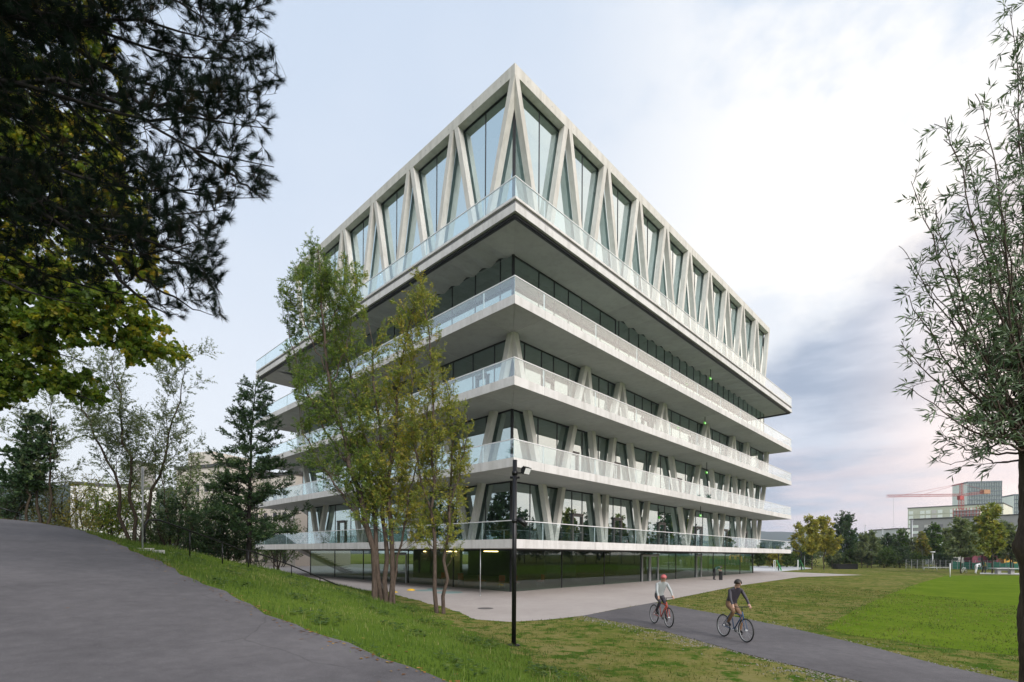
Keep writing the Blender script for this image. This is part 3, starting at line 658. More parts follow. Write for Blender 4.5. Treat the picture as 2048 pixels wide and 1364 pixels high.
# doors with heavy frames and closers
def door(side_, o, a, b, z0, hgt, mat='frame_brown'):
    def pl_(x0, y0, za, x1, y1, zb): return (x0, y0, za, x1, y1, zb) if side_ == 'R' else (y0, x0, za, y1, x1, zb)
    m = MB(); m.box(*pl_(a, o-.05, z0, a+.11, o+.05, z0+hgt)).box(*pl_(b-.11, o-.05, z0, b, o+.05, z0+hgt)).box(*pl_(a+.111, o-.049, z0+hgt-.12, b-.111, o+.049, z0+hgt))
    d = m.build('door_frame', M[mat], bld)
    MB().box(*pl_(a+.02, o-.12, z0+hgt+.002, b-.02, o-.02, z0+hgt+.10)).build('door_closer', M['frame_brown'], d)
    MB().box(*pl_(a+.2, o-.10, z0+.95, a+.23, o-.07, z0+1.25)).build('handle', M['galvanised'], d)
for a, b in ((10.27, 11.56), (15.9, 17.12), (23.64, 24.92), (31.88, 33.3), (39.3, 40.6), (46.0, 47.2)): door('R', 3.70, a, b, H(TOP[0]), 2.15)
for a, b in ((8.95, 10.2), (14.9, 15.9), (26.0, 27.1)): door('R', 3.15, a, b, H(TOP[1]), 2.1)
for a, b in ((5.9, 7.0), (19.2, 20.3), (28.6, 29.6)): door('R', 2.90, a, b, H(TOP[2]), 2.1)
for a, b in ((25.5, 27.0), (9.4, 10.6)): door('L', 3.70, a, b, H(TOP[0]), 2.2)
door('L', 2.90, 5.2, 6.3, H(TOP[2]), 2.1); door('L', 3.15, 7.4, 8.6, H(TOP[1]), 2.1)
for a, b in ((20.1, 21.5), (21.56, 23.1)): door('R', 3.45, a, b, gz(45)-.02, 2.35, 'galvanised')
door('R', 3.45, 31.4, 32.7, gz(50)-.02, 2.35, 'galvanised'); door('L', 3.45, 15.0, 16.8, gz(42), 2.35, 'galvanised')
# inside: core walls, columns, curtains, hall ceiling lights are dark
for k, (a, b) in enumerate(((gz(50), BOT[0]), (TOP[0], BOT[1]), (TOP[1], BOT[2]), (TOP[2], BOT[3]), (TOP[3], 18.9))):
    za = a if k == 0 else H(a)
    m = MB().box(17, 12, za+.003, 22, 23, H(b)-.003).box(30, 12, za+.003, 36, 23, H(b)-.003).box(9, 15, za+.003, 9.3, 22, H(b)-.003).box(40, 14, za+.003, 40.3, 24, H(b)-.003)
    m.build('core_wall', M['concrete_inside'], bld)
MB().box(3.55, 3.55, gz(34)-.3, 48.9, 32.4, gz(34)-.02).build('ground_floor', M['inside_floor'], bld)
def curtain(side_, o, a, b, z0, z1, mat, wave=.07, step=.09):
    xs = np.arange(a, b, step); v = []; f = []
    for i, x in enumerate(xs):
        y = o+wave*math.sin(x*9.1+1.1*math.sin(x*2.3))
        for z in (z0, z1): v.append((x, y, z) if side_ == 'R' else (y, x, z))
        if i: f.append((2*i-2, 2*i, 2*i+1, 2*i-1))
    link('curtain', mesh('curtain', v, f, True), mat, bld)
curtain('R', 3.35, 3.3, 14.2, H(TOP[3])+.02, H(18.25), M['curtain_dark']); curtain('L', 3.35, 3.3, 33, H(TOP[3])+.02, H(18.25), M['curtain_dark'])
curtain('R', 3.35, 33.0, 37.0, H(TOP[3])+.02, H(18.4), M['curtain_dark'])
curtain('R', 3.9, 3.6, 49.5, H(19.45), H(28.2), M['curtain_pale'], .05, .16); curtain('L', 3.9, 3.6, 33, H(19.45), H(28.2), M['curtain_pale'], .05, .16)
# outside stairs under the left end
def flight(s0, t0, z0_, s1, z1_, w):
    n = 14; m = MB(); st = MB()
    for i in range(n):
        a = s0+(s1-s0)*i/n; b = s0+(s1-s0)*(i+1)/n; z = z0_+(z1_-z0_)*i/n
        st.box(min(a, b), t0, z-.06, max(a, b), t0+w, z)
    m.add([(s0, t0, z0_-.06), (s0, t0+w, z0_-.06), (s1, t0+w, z1_-.06), (s1, t0, z1_-.06), (s0, t0, z0_-.34), (s0, t0+w, z0_-.34), (s1, t0+w, z1_-.34), (s1, t0, z1_-.34)],
          [(0, 1, 2, 3), (7, 6, 5, 4), (0, 3, 7, 4), (1, 5, 6, 2), (0, 4, 5, 1), (3, 2, 6, 7)])
    o = m.build('stair_flight', M['concrete_pale'], bld); st.build('stair_treads', M['concrete_soffit_shaded'], o)
flight(3.2, 34.4, H(TOP[0])-.1, 9.6, gz(50)+.05, 1.6)
flight(3.6, 34.4, H(TOP[1])-.1, 10.6, H(TOP[0])+.1, 1.6); flight(3.6, 34.4, H(TOP[2])-.1, 10.6, H(TOP[1])+.1, 1.6)
# rainwater pipe hanging from the first slab
bmat = Matrix.Translation(bld.location) @ Matrix.Rotation(math.pi/2-YAW, 4, 'Z')
def loc2w(s, t, z): return bmat @ Vector((s, t, z))
# hanging exit signs
tgs = NT('sign_green'); em = tgs.n('ShaderNodeEmission'); tgs.set(em, 0, (0.16, 0.85, 0.05)); em.inputs[1].default_value = .55; M['sign_green'] = tgs.done(em)
tgs = NT('sign_white'); em = tgs.n('ShaderNodeEmission'); tgs.set(em, 0, (0.85, 1.0, 0.8)); em.inputs[1].default_value = .9; M['sign_white'] = tgs.done(em)
def exit_sign(s, t, zc, ztop, where):
    o = empty('exit_sign', loc2w(s, t, zc), math.pi/2-YAW)
    b = MB().box(-.20, -.03, -.10, .20, .03, .10).build('sign_box', M['sign_green'], o)
    m = MB().add([(-.13, -.032, -.06), (-.07, -.032, -.06), (-.04, -.032, 0), (-.02, -.032, .05), (-.08, -.032, .06), (-.10, -.032, 0)], [(0, 1, 2, 3, 4, 5)])
    m.add([(.02, -.032, -.07), (.13, -.032, -.07), (.13, -.032, .07), (.02, -.032, .07)], [(0, 1, 2, 3)]); m.build('pictogram', M['sign_white'], b)
    MB().tube([(0, 0, .10), (0, 0, ztop-zc)], .03, 8).build('hanger', M['black_metal'], o)
    tag(o, 'small lit green exit sign hanging on a black rod '+where, 'exit sign', 'hanging exit signs')
for (px, py, t), soff, w in (((1421, 757, 1.6), BOT[4], 'under the top balcony'), ((1410, 846, 1.6), BOT[3], 'under the fourth balcony'), ((1413.5, 945, 1.6), BOT[2], 'under the third balcony'), ((1401, 1031, 1.6), BOT[1], 'under the second balcony')):
    r = P(px, py, 1.0)-Vector((0, 0, EYE)); n = Vector((-math.cos(YAW), math.sin(YAW))); k = (t+n.dot(Vector((.133, 27.0))))/(n.dot(r.xy)); p = r*k
    s = (p.xy-Vector((.133, 27.0))).dot(Vector((math.sin(YAW), math.cos(YAW))))
    exit_sign(s, t, p.z+EYE, H(soff)-.002, w)

# a few warm lamps burning inside the ground floor
tl = NT('lamp_warm'); em = tl.n('ShaderNodeEmission'); tl.set(em, 0, (1.0, .62, .25)); em.inputs[1].default_value = 9.0; M['lamp_warm'] = tl.done(em)
for i, (a, b) in enumerate(((7.5, 9.5), (8.5, 15.5), (9.5, 20.0))):
    p = loc2w(a, b, H(BOT[0])-.12); o = empty('ceiling_lamp', p, math.pi/2-YAW); MB().box(-.7, -.08, -.03, .7, .08, .03).build('tube', M['lamp_warm'], o); MB().box(-.72, -.1, .031, .72, .1, .115).build('housing', M['rail_white'], o)
    tag(o, 'warm strip lamp lit on the ceiling inside the ground floor', 'lamp', 'strip lamps inside the ground floor')
for i, (a, b) in enumerate(((5.2, 6.0), (5.4, 8.2), (6.0, 5.4), (5.6, 13.2), (8.4, 5.2), (5.2, 10.4))):
    p = loc2w(a, b, gz(34)); o = empty('chair', p, i*1.3); mt = M['rust_red']
    MB().box(-.22, -.22, .43, .22, .22, .47).build('seat', mt, o); MB().box(-.22, .19, .50, .22, .22, .92).build('backrest', mt, o)
    for sx in (-.19, .19):
        for sy in (-.19, .19): MB().tube([(sx, sy, 0), (sx, sy, .43)], .014, 6).build('leg', M['galvanised'], o)
    tag(o, 'red chair standing inside the ground floor behind the glass', 'chair', 'red chairs inside the ground floor')

# roller blinds at different heights behind some panes
rbl = random.Random(5)
def blind(side_, o, a, b, zt2, drop):
    q = [(a+.08, o+.14, zt2-drop), (b-.08, o+.14, zt2-drop), (b-.08, o+.14, zt2-.1), (a+.08, o+.14, zt2-.1)]
    if side_ == 'L': q = [(y, x, z) for x, y, z in q]
    link('blind', mesh('blind', q, [(0, 1, 2, 3)]), M['curtain_pale'], bld)
for cuts, o, k in ((c1, 3.75, 0), (c2, 3.20, 1), (c3, 2.95, 2)):
    for a, b in zip(cuts[:-1], cuts[1:]):
        if rbl.random() < .28: blind('R', o, a, b, H(BOT[k+1]), rbl.choice((.7, 1.1, 1.6, 2.4)))
for o, k in ((3.75, 0), (3.20, 1), (2.95, 2)):
    for a in (7.4, 12.2, 17.0, 24.3, 29.1):
        if rbl.random() < .5: blind('L', o, a, a+2.1, H(BOT[k+1]), rbl.choice((.7, 1.2, 1.9)))
# ------------------------------------------------------------------ trees
def unit(v): return v/np.maximum(np.linalg.norm(v, axis=-1, keepdims=True), 1e-9)
def perp(d, r):
    q = r.normal(size=d.shape); q -= (q*d).sum(-1, keepdims=True)*d; return unit(q)
class Wood:
    """collects tubes into one mesh"""
    def __init__(s): s.V = []; s.F = []; s.n = 0
    def path(s, pts, rad, k=6):
        pts = np.asarray(pts, float); m = len(pts); d = unit(np.gradient(pts, axis=0)); up = np.array([.3, .2, 1.0]) if abs(d[0, 2]) < .9 else np.array([1.0, .1, 0])
        a = unit(np.cross(d, up)); b = np.cross(d, a); th = np.arange(k)*2*np.pi/k
        ring = pts[:, None]+(a[:, None]*np.cos(th)[None, :, None]+b[:, None]*np.sin(th)[None, :, None])*np.asarray(rad)[:, None, None]
        i = np.arange(m-1)[:, None]*k; j = np.arange(k)[None]
        f = np.stack([i+j, i+(j+1) % k, i+k+(j+1) % k, i+k+j], -1).reshape(-1, 4)+s.n
        s.V.append(ring.reshape(-1, 3)); s.F.append(f); s.n += m*k
    def twigs(s, p0, p1, r0, r1, k=3):
        n = len(p0); d = unit(p1-p0); a = unit(np.cross(d, np.array([.31, .2, .93]))); b = np.cross(d, a); th = np.arange(k)*2*np.pi/k
        o = a[:, None]*np.cos(th)[None, :, None]+b[:, None]*np.sin(th)[None, :, None]
        V = np.concatenate([p0[:, None]+o*r0, p1[:, None]+o*r1], 1).reshape(-1, 3); j = np.arange(k)
        f = np.stack([j, (j+1) % k, k+(j+1) % k, k+j], -1)
        s.V.append(V); s.F.append((np.arange(n)[:, None, None]*2*k+f[None]).reshape(-1, 4)+s.n); s.n += n*2*k
    def mesh(s, name): return npmesh(name, np.concatenate(s.V), np.concatenate(s.F), True)
def leaf_mesh(name, pos, d, nrm, L, Wd, tint, shape='lance'):
    """one small leaf per position: base, two shoulders, tip (lance) or a lobed leaf (maple)"""
    n = len(pos); L = np.broadcast_to(L, n)[:, None]; Wd = np.broadcast_to(Wd, n)[:, None]; sd = unit(np.cross(d, nrm)); up = np.cross(sd, d)
    if shape == 'lance':
        V = np.stack([pos, pos+d*L*.45+sd*Wd*.5+up*L*.05, pos+d*L, pos+d*L*.45-sd*Wd*.5+up*L*.05], 1); fc = np.array([(0, 1, 2), (0, 2, 3)])
    elif shape == 'needle':
        V = np.stack([pos-sd*Wd*.5, pos+sd*Wd*.5, pos+d*L], 1); fc = np.array([(0, 1, 2)])
    else:
        V = np.stack([pos, pos+d*L*.25+sd*Wd*.5, pos+d*L*.5+sd*Wd*.22, pos+d*L*.75+sd*Wd*.42, pos+d*L-up*L*.12, pos+d*L*.75-sd*Wd*.42, pos+d*L*.5-sd*Wd*.22, pos+d*L*.25-sd*Wd*.5], 1)
        fc = np.array([(0, 1, 2), (2, 3, 4), (0, 2, 4), (0, 4, 6), (4, 5, 6), (0, 6, 7)])
    k = V.shape[1]; Fc = (np.arange(n)[:, None, None]*k+fc[None]).reshape(-1, 3)
    return npmesh(name, V.reshape(-1, 3), Fc, False, np.repeat(tint, k))
def resample(pts, n):
    pts = np.asarray(pts, float); c = np.concatenate([[0], np.cumsum(np.linalg.norm(np.diff(pts, axis=0), axis=1))]); u = np.linspace(0, c[-1], n)
    q = np.stack([np.interp(u, c, pts[:, i]) for i in range(3)], -1)
    if n > 6: q[1:-1] = (q[:-2]+2*q[1:-1]+q[2:])/4
    return q
def make_tree(name, label, cat, stems, base, cfg, seed, group=None, parts=('trunk', 'crown')):
    """stems: list of (polyline, r0, r1).  cfg: start, n1, l1, up, n2, l2, nl, leaf L, W, mats, shape"""
    r = R_(seed); wood = Wood(); tp0, tp1 = [], []
    b = np.array(base, float)
    for pts, ra, rb in stems:
        q = resample(np.array([tuple(p) for p in pts])-b, 14)
        q[1:-1] += r.normal(0, cfg.get('wob', .03), (12, 3)); wood.path(q, np.linspace(ra, rb, 14)**1.0, 8)
        seglen = np.linalg.norm(np.diff(q, axis=0), axis=1).sum(); n1 = int(cfg['n1']*cfg.get('per', 1)*seglen); st = cfg['start']
        us = st+(1-st)*(np.arange(n1)+r.random(n1))/max(n1, 1)
        for u in us:
            f = u*13; i = min(int(f), 12); p = q[i]+(q[i+1]-q[i])*(f-i); d = unit(q[i+1]-q[i])
            side_ = perp(d[None], r)[0]; side_[2] *= cfg.get('flat', 1.0); side_ = unit(side_)
            l1 = cfg['l1']*(cfg.get('tipl', .45)+(1-cfg.get('tipl', .45))*(1-(u-st)/(1-st)))*r.uniform(.6, 1.15)
            if cfg.get('grow'): l1 *= cfg['grow'](u)
            dr = unit(side_*cfg['out']+d*cfg['along']+np.array([0, 0, cfg['up']])); m = 5; pp = [p]
            for j in range(m-1):
                dr = unit(dr+r.normal(0, .16, 3)+np.array([0, 0, cfg['trop']])); pp.append(pp[-1]+dr*l1/(m-1))
            pp = np.array(pp)
            if 'mask' in cfg and not cfg['mask'](pp[-1:]+b)[0]: continue
            rr = max(ra+(rb-ra)*u, .006)*cfg.get('rr', .4); wood.path(pp, np.linspace(rr, max(rr*.25, .003), m), 4)
            n2 = max(2, int(cfg['n2']*l1)); uu = r.uniform(.12, 1.0, n2)*4; ii = np.minimum(uu.astype(int), 3); s0 = pp[ii]+(pp[ii+1]-pp[ii])*(uu-ii)[:, None]
            dd = unit(pp[ii+1]-pp[ii]); sd = perp(dd, r); sd[:, 2] *= cfg.get('flat', 1.0)
            td = unit(sd*cfg.get('o2', .9)+dd*.75+np.array([0, 0, cfg['up2']])); ll = cfg['l2']*r.uniform(.5, 1.2, n2)[:, None]
            tp0.append(s0); tp1.append(s0+td*ll)
    A, B = np.concatenate(tp0), np.concatenate(tp1)
    if 'mask' in cfg: k = cfg['mask'](B+b); A, B = A[k], B[k]
    wood.twigs(A, B, cfg.get('tw', .006), cfg.get('tw', .006)*.4)
    nl = cfg['nl']; n = len(A)*nl; u = r.uniform(cfg.get('lu', .15), 1.02, n); A2 = np.repeat(A, nl, 0); D = np.repeat(unit(B-A), nl, 0); Ln = np.repeat(np.linalg.norm(B-A, axis=1), nl)
    pos = A2+D*(u*Ln)[:, None]; out = perp(D, r); ld = unit(D*cfg.get('la', .8)+out*r.uniform(.3, 1.2, n)[:, None]+np.array([0, 0, cfg.get('droop', -.1)])); nr = perp(ld, r)
    tw = np.repeat(np.clip(r.normal(.4, .2, len(A)), 0, 1), nl)
    if 'tintf' in cfg: tw = tw+np.repeat(cfg['tintf'](B+b), nl)
    tint = np.clip(tw+r.normal(0, .14, n), 0, 1)
    root = empty(name, base)
    link(parts[0], wood.mesh(parts[0]), M[cfg['bark']], root)
    link(parts[1], leaf_mesh(parts[1], pos, ld, nr, cfg['L']*r.uniform(.65, 1.2, n), cfg['W']*r.uniform(.7, 1.2, n), tint, cfg.get('shape', 'lance')), M[cfg['leaf']], root)
    tag(root, label, cat, group); return root
def PL(pts, y0, y1=None):
    y1 = y0 if y1 is None else y1; n = len(pts)
    return [P(px, py, y0+(y1-y0)*i/max(n-1, 1)) for i, (px, py) in enumerate(pts)]
def tz(x, y): return float(terrain(x, y))

# --- two willows in front of the building
WIL = dict(start=.22, n1=3.2, l1=2.1, out=.75, along=.6, up=.25, trop=.07, n2=14, l2=.52, up2=.15, nl=22, L=.118, W=.032, bark='bark_willow', leaf='leaf_willow', wob=.05, rr=.22, tw=.005, droop=-.25, tipl=.4)
yA = 21.5; bA = P(766, 1214, yA); bA.z = tz(bA.x, bA.y)-.05
def ext_base(pts, b): return [b]+pts
stA = [(ext_base(PL([(750, 1130), (741, 1070), (724, 1008), (708, 955), (678, 846), (655, 760), (645, 660), (640, 580), (636, 500)], yA), bA+Vector((-.36, 0, 0))), .145, .02),
       (ext_base(PL([(752, 1120), (752, 1040), (742, 960), (728, 860), (700, 740), (672, 640), (652, 560)], yA, yA+1.2), bA+Vector((-.10, .25, 0))), .11, .015),
       (ext_base(PL([(768, 1120), (769, 1010), (764, 900), (752, 790), (742, 700), (735, 640)], yA, yA+.6), bA+Vector((.12, .12, 0))), .115, .015),
       (ext_base(PL([(783, 1110), (777, 1000), (781, 900), (794, 800), (806, 700), (822, 610), (836, 575)], yA, yA-.6), bA+Vector((.34, 0, 0))), .12, .015),
       (ext_base(PL([(790, 1130), (805, 1060), (815, 1000), (836, 930), (850, 860), (858, 800)], yA, yA-1.2), bA+Vector((.50, -.1, 0))), .06, .012),
       (PL([(742, 1068), (690, 1000), (640, 930), (605, 860), (590, 790)], yA, yA-1.0), .06, .01),
       (PL([(700, 930), (650, 860), (610, 780), (585, 690), (565, 610)], yA, yA+.8), .05, .01),
       (PL([(650, 740), (622, 680), (605, 620), (598, 560)], yA, yA-.5), .03, .008), (PL([(648, 700), (668, 640), (686, 580), (690, 530)], yA, yA+.5), .03, .008), (PL([(645, 660), (618, 600), (612, 540)], yA, yA+.4), .025, .008), (PL([(660, 780), (690, 700), (706, 620), (712, 560)], yA, yA-.6), .03, .008)]
def mA(p):
    px = 1024+p[:, 0]/p[:, 1]*F; py = 1108-(p[:, 2]-EYE)/p[:, 1]*F
    left = np.interp(py, [480, 560, 640, 700, 800, 900, 1000, 1060], [610, 555, 545, 560, 590, 575, 640, 700])
    right = np.interp(py, [480, 540, 640, 690, 720, 800, 1000, 1100], [675, 735, 735, 725, 900, 905, 880, 860])
    return (px > left) & (((px < right) | ((py > 565) & (px > 755) & (px < 885))) & (py < 1075+30*np.sin(px*.1)))
def tA(p): px = 1024+p[:, 0]/p[:, 1]*F; return np.clip((px-700)/260, -.15, .4)
make_tree('willow_tree', 'tall multi-stemmed willow with olive leaves standing on the bank before the building', 'tree', stA, bA, dict(WIL, mask=mA, tintf=tA), 21)
yB = 20.2; bB = P(880, 1222, yB); bB.z = tz(bB.x, bB.y)-.05
stB = [(ext_base(PL([(874, 1150), (866, 1080), (862, 980), (868, 890), (872, 800), (862, 720), (850, 640), (838, 566)], yB), bB+Vector((-.13, 0, 0))), .09, .012),
       (ext_base(PL([(890, 1150), (895, 1080), (900, 990), (906, 900), (902, 820), (890, 760)], yB, yB+.3), bB+Vector((.15, 0, 0))), .08, .012),
       (PL([(868, 1050), (846, 980), (830, 900), (820, 800), (826, 690), (830, 610)], yB, yB+.6), .05, .008),
       (PL([(898, 1020), (918, 960), (930, 890), (935, 830)], yB, yB-.4), .04, .008)]
def mB(p):
    px = 1024+p[:, 0]/p[:, 1]*F; py = 1108-(p[:, 2]-EYE)/p[:, 1]*F
    return (px > np.interp(py, [560, 640, 800, 1000, 1100], [785, 780, 775, 800, 820])) & (px < np.interp(py, [560, 620, 720, 800, 900, 1000, 1100], [862, 885, 895, 945, 955, 950, 935])) & (py < 1105)
make_tree('willow_tree', 'slender two-stemmed willow with golden olive leaves beside the black lamp post', 'tree', stB, bB, dict(WIL, l1=1.5, n1=3.4, start=.18, leaf='leaf_willow_gold', mask=mB, n2=12), 22)

# --- pine reaching in from the left
PINE_X, PINE_Y = -10.6, 7.0
pb = Vector((PINE_X, PINE_Y, tz(PINE_X, PINE_Y)-.1))
limbs = [[(0, 203), (62, 262), (123, 286), (197, 342), (270, 392), (330, 420)], [(100, 150), (215, 185), (277, 234), (323, 268), (385, 296), (431, 314), (508, 333), (548, 334)],
         [(20, 10), (92, 46), (215, 154), (339, 175), (431, 197), (523, 188), (560, 158)], [(120, 20), (246, 77), (308, 98), (385, 123), (462, 132), (512, 112)],
         [(330, -60), (425, 0), (477, 34), (523, 46), (545, 78)], [(240, -50), (340, -10), (400, 30), (446, 62)],
         [(-60, 340), (46, 400), (123, 446), (185, 495), (246, 517), (333, 517), (379, 489), (436, 470)], [(0, 425), (52, 440), (139, 431), (230, 436), (320, 440), (400, 430), (440, 420)],
         [(246, 517), (290, 560), (350, 600), (430, 632)], [(200, 505), (250, 570), (300, 610), (370, 640)], [(333, 517), (390, 545), (440, 555)],
         [(-50, 470), (60, 530), (150, 570), (240, 590), (310, 590)], [(-40, 60), (150, 220), (260, 330), (380, 395), (470, 405), (520, 395)],
         [(-40, 300), (120, 350), (250, 372), (380, 392), (445, 372)], [(0, 20), (150, 50), (300, 30), (410, 90), (500, 84)],
         [(-40, 140), (100, 190), (230, 230), (350, 232), (450, 250), (545, 258)], [(-60, 520), (40, 580), (110, 600), (190, 610)], [(215, 185), (330, 215), (440, 232), (530, 210)],
         [(0, 330), (110, 410), (220, 470), (310, 480), (400, 520), (445, 590)], [(-30, -40), (80, 0), (200, 20), (290, -10)], [(385, 296), (450, 345), (510, 380), (528, 398)]]
rp = R_(31); stP = [([pb, pb+Vector((.2, .1, 5)), pb+Vector((.1, .2, 10.5)), pb+Vector((.1, 0, 15))], .26, .06)]
for i, l in enumerate(limbs):
    y1 = rp.uniform(5.9, 8.6); y0 = 7.0+(y1-7.0)*.3; pts = PL(l, y0, y1)
    if i not in (8, 9, 10, 17, 20):
        zz = min(max(pts[0].z-.4, 1.2), 14); pts = [Vector((PINE_X+.1, PINE_Y, zz))]+pts
    stP.append((pts, .055 if i not in (8, 9, 10, 17, 20) else .03, .004))
def mP(p):
    px = 1024+p[:, 0]/p[:, 1]*F; py = 1108-(p[:, 2]-EYE)/p[:, 1]*F
    right = np.interp(py, [-200, 0, 70, 100, 125, 160, 200, 250, 290, 330, 365, 400, 425, 450, 560, 580, 640, 655], [560, 546, 548, 530, 520, 565, 560, 535, 520, 562, 555, 520, 450, 440, 445, 420, 445, 400])
    low_ = np.interp(px, [-50, 60, 130, 230, 262, 320, 400, 445], [600, 590, 600, 615, 610, 640, 652, 640])
    hole = ((px-338)/34)**2+((py-42)/22)**2 < 1
    return (px < right+14+6*np.sin(py*.13)) & (py < low_) & ~hole & (px > -420)
PIN = dict(start=.26, n1=7.2, l1=.80, out=.8, along=.7, up=.05, trop=.03, n2=12, l2=.20, up2=.22, nl=90, L=.105, W=.0048, bark='bark_dark', leaf='needle', wob=.02, rr=.3, tw=.006, droop=.05, shape='needle', lu=.35, la=1.0, tipl=.6, mask=mP, o2=.7)
make_tree('pine_tree', 'dark long-needled pine reaching over the sloping path from the side', 'tree', stP, pb, PIN, 32, parts=('trunk', 'needles'))

# --- maple behind the pine
MX, MY = -16.5, 13.0
mb = Vector((MX, MY, tz(MX, MY)-.1))
ml = [[(0, 690), (80, 655), (150, 640), (215, 680), (290, 708), (382, 712)], [(0, 750), (60, 760), (120, 780), (212, 812)], [(0, 640), (70, 610), (130, 600), (220, 630), (292, 676)], [(0, 580), (150, 520), (250, 500), (320, 520)],
      [(0, 470), (100, 420), (200, 420), (330, 470)], [(0, 250), (100, 250), (200, 210), (290, 230)], [(0, 350), (120, 320), (240, 340), (330, 400)], [(-20, 800), (30, 815), (70, 822)], [(0, 150), (100, 120), (220, 60)], [(150, 640), (220, 640), (270, 660), (330, 690)],
      [(-40, 720), (40, 730), (100, 745), (160, 790)], [(-60, 540), (60, 560), (160, 580), (240, 600)], [(0, 40), (80, 20), (200, -20)], [(-80, 780), (-20, 790), (20, 800)], [(-40, 660), (40, 690), (110, 700), (180, 730)], [(-30, 300), (60, 280), (150, 270)], [(0, 420), (60, 400), (150, 390), (240, 430)]]
stM = [([mb, mb+Vector((.1, .1, 3)), mb+Vector((-.1, .2, 8)), mb+Vector((.1, 0, 15))], .24, .05)]
for i, l in enumerate(ml):
    pts = PL(l, 12.6, 11.2+rp.uniform(0, 2.8)); zz = min(max(pts[0].z-1.0, 2.2), 13)
    if i != 9: pts = [Vector((MX, MY, zz))]+pts
    stM.append((pts, .06, .008))
def mM(p):
    px = 1024+p[:, 0]/p[:, 1]*F; py = 1108-(p[:, 2]-EYE)/p[:, 1]*F
    low_ = np.interp(px, [-100, 0, 60, 110, 150, 215, 230, 300, 395], [840, 835, 800, 790, 815, 815, 740, 735, 728])
    top_ = np.interp(px, [0, 230, 240, 300, 350, 390], [-300, -300, 120, 420, 680, 690])
    gap = (px > 125) & (px < 250) & (py > 700) & (py < 742)
    return (px < 392) & (px > -160) & (py > -160) & (py < low_) & (py > top_) & ~gap
def tM(p): py = 1108-(p[:, 2]-EYE)/p[:, 1]*F; px = 1024+p[:, 0]/p[:, 1]*F; return np.where(py < 560, .22, 0)+np.clip((px-200)/700, 0, .3)
make_tree('maple_tree', 'maple with yellowing green leaves behind the dark pine', 'tree', stM, mb, dict(start=.32, n1=5.0, l1=1.0, out=.8, along=.7, up=.05, trop=.0, n2=18, l2=.34, up2=.0, nl=11, L=.115, W=.12, bark='bark_dark', leaf='leaf_maple', wob=.03, rr=.3, tw=.004, droop=-.5, shape='maple', tipl=.6, mask=mM, tintf=tM), 33)

# --- osier willow close by on the right edge
OY = 4.5; ob = P(2106, 1200, OY); ob.z = tz(ob.x, ob.y)-.1
tk = PL([(2108, 1364), (2105, 1150), (2102, 1000), (2096, 900), (2092, 800)], OY); tk = [ob]+tk
heads = [(2020, 25), (2040, 130), (1890, 235), (1965, 200), (1822, 362), (1870, 420), (1812, 505), (1818, 590), (1850, 560), (1803, 690), (1832, 786), (1872, 868), (1930, 300), (1900, 930), (1990, 330), (1960, 420), (2010, 400), (1930, 905), (2060, -40), (2080, 200), (2100, 60), (1880, 640), (1900, 540), (1945, 600), (1990, 560), (2030, 500), (2120, 300), (1920, 760), (1960, 860), (2000, 700), (2140, 500), (1870, 700), (1895, 820), (1940, 690), (1975, 640), (1985, 780), (2015, 620), (2035, 720), (1950, 520), (2000, 460), (1915, 610), (2040, 580), (1935, 840), (1985, 900), (2020, 850), (1905, 880), (1955, 740)]
ro = R_(41); stO = [(tk, .235, .17)]
for hx, hy_ in heads:
    y1 = OY+ro.uniform(-.55, .6); a = P(2060+ro.uniform(-10, 25), 860+ro.uniform(-70, 60), OY); e = P(hx, hy_, y1); mid = a.lerp(e, .5)+Vector((ro.uniform(-.1, .05), 0, -.10))
    stO.append(([a, a.lerp(mid, .5), mid, e], .012, .0025))
def mO(p):
    px = 1024+p[:, 0]/p[:, 1]*F; py = 1108-(p[:, 2]-EYE)/p[:, 1]*F
    return (px > 1795) & (py < np.interp(px, [1800, 1870, 1900, 2048], [930, 930, 975, 990])) & (p[:, 1] > 3.2)
root_o = make_tree('willow_tree', 'leafy young willow close to the low path with rough bark', 'tree', stO, ob, dict(start=.10, n1=5.6, l1=.24, out=.6, along=.8, up=.1, trop=.02, n2=20, l2=.15, up2=.05, nl=8, L=.09, W=.0145, bark='bark_willow', leaf='leaf_osier', wob=.012, rr=.5, tw=.0022, droop=-.05, tipl=.7, la=.7, mask=mO), 42)

# furrowed bark round its trunk
tq = resample(np.array([tuple(p) for p in tk])-np.array(ob), 110); th = np.linspace(0, 2*np.pi, 57)[:-1]; rk = R_(44); hz_ = tq[:, 2][:, None]; TH = th[None]
rdg = np.abs(np.sin(TH*5+1.3*np.sin(hz_*2.1)+.8*np.sin(hz_*5.3+TH*2)))**.6*np.clip(.6+.5*np.sin(hz_*6.5+3*np.sin(TH*3)), .25, 1); rad_ = np.linspace(.232, .172, 110)[:, None]*(.985+.16*rdg+rk.normal(0, .012, (110, 56)))+.05*np.exp(-((hz_-2.6)/.12)**2)*np.clip(np.cos(TH-3.1), 0, 1)
bv = np.stack([tq[:, 0][:, None]+rad_*np.cos(TH), tq[:, 1][:, None]+rad_*np.sin(TH), hz_+0*TH], -1).reshape(-1, 3); bi = np.arange(109)[:, None]*56; bj = np.arange(56)[None]
link('bark', npmesh('bark', bv, np.stack([bi+bj, bi+(bj+1) % 56, bi+56+(bj+1) % 56, bi+56+bj], -1).reshape(-1, 4), True), M['bark_willow'], root_o)
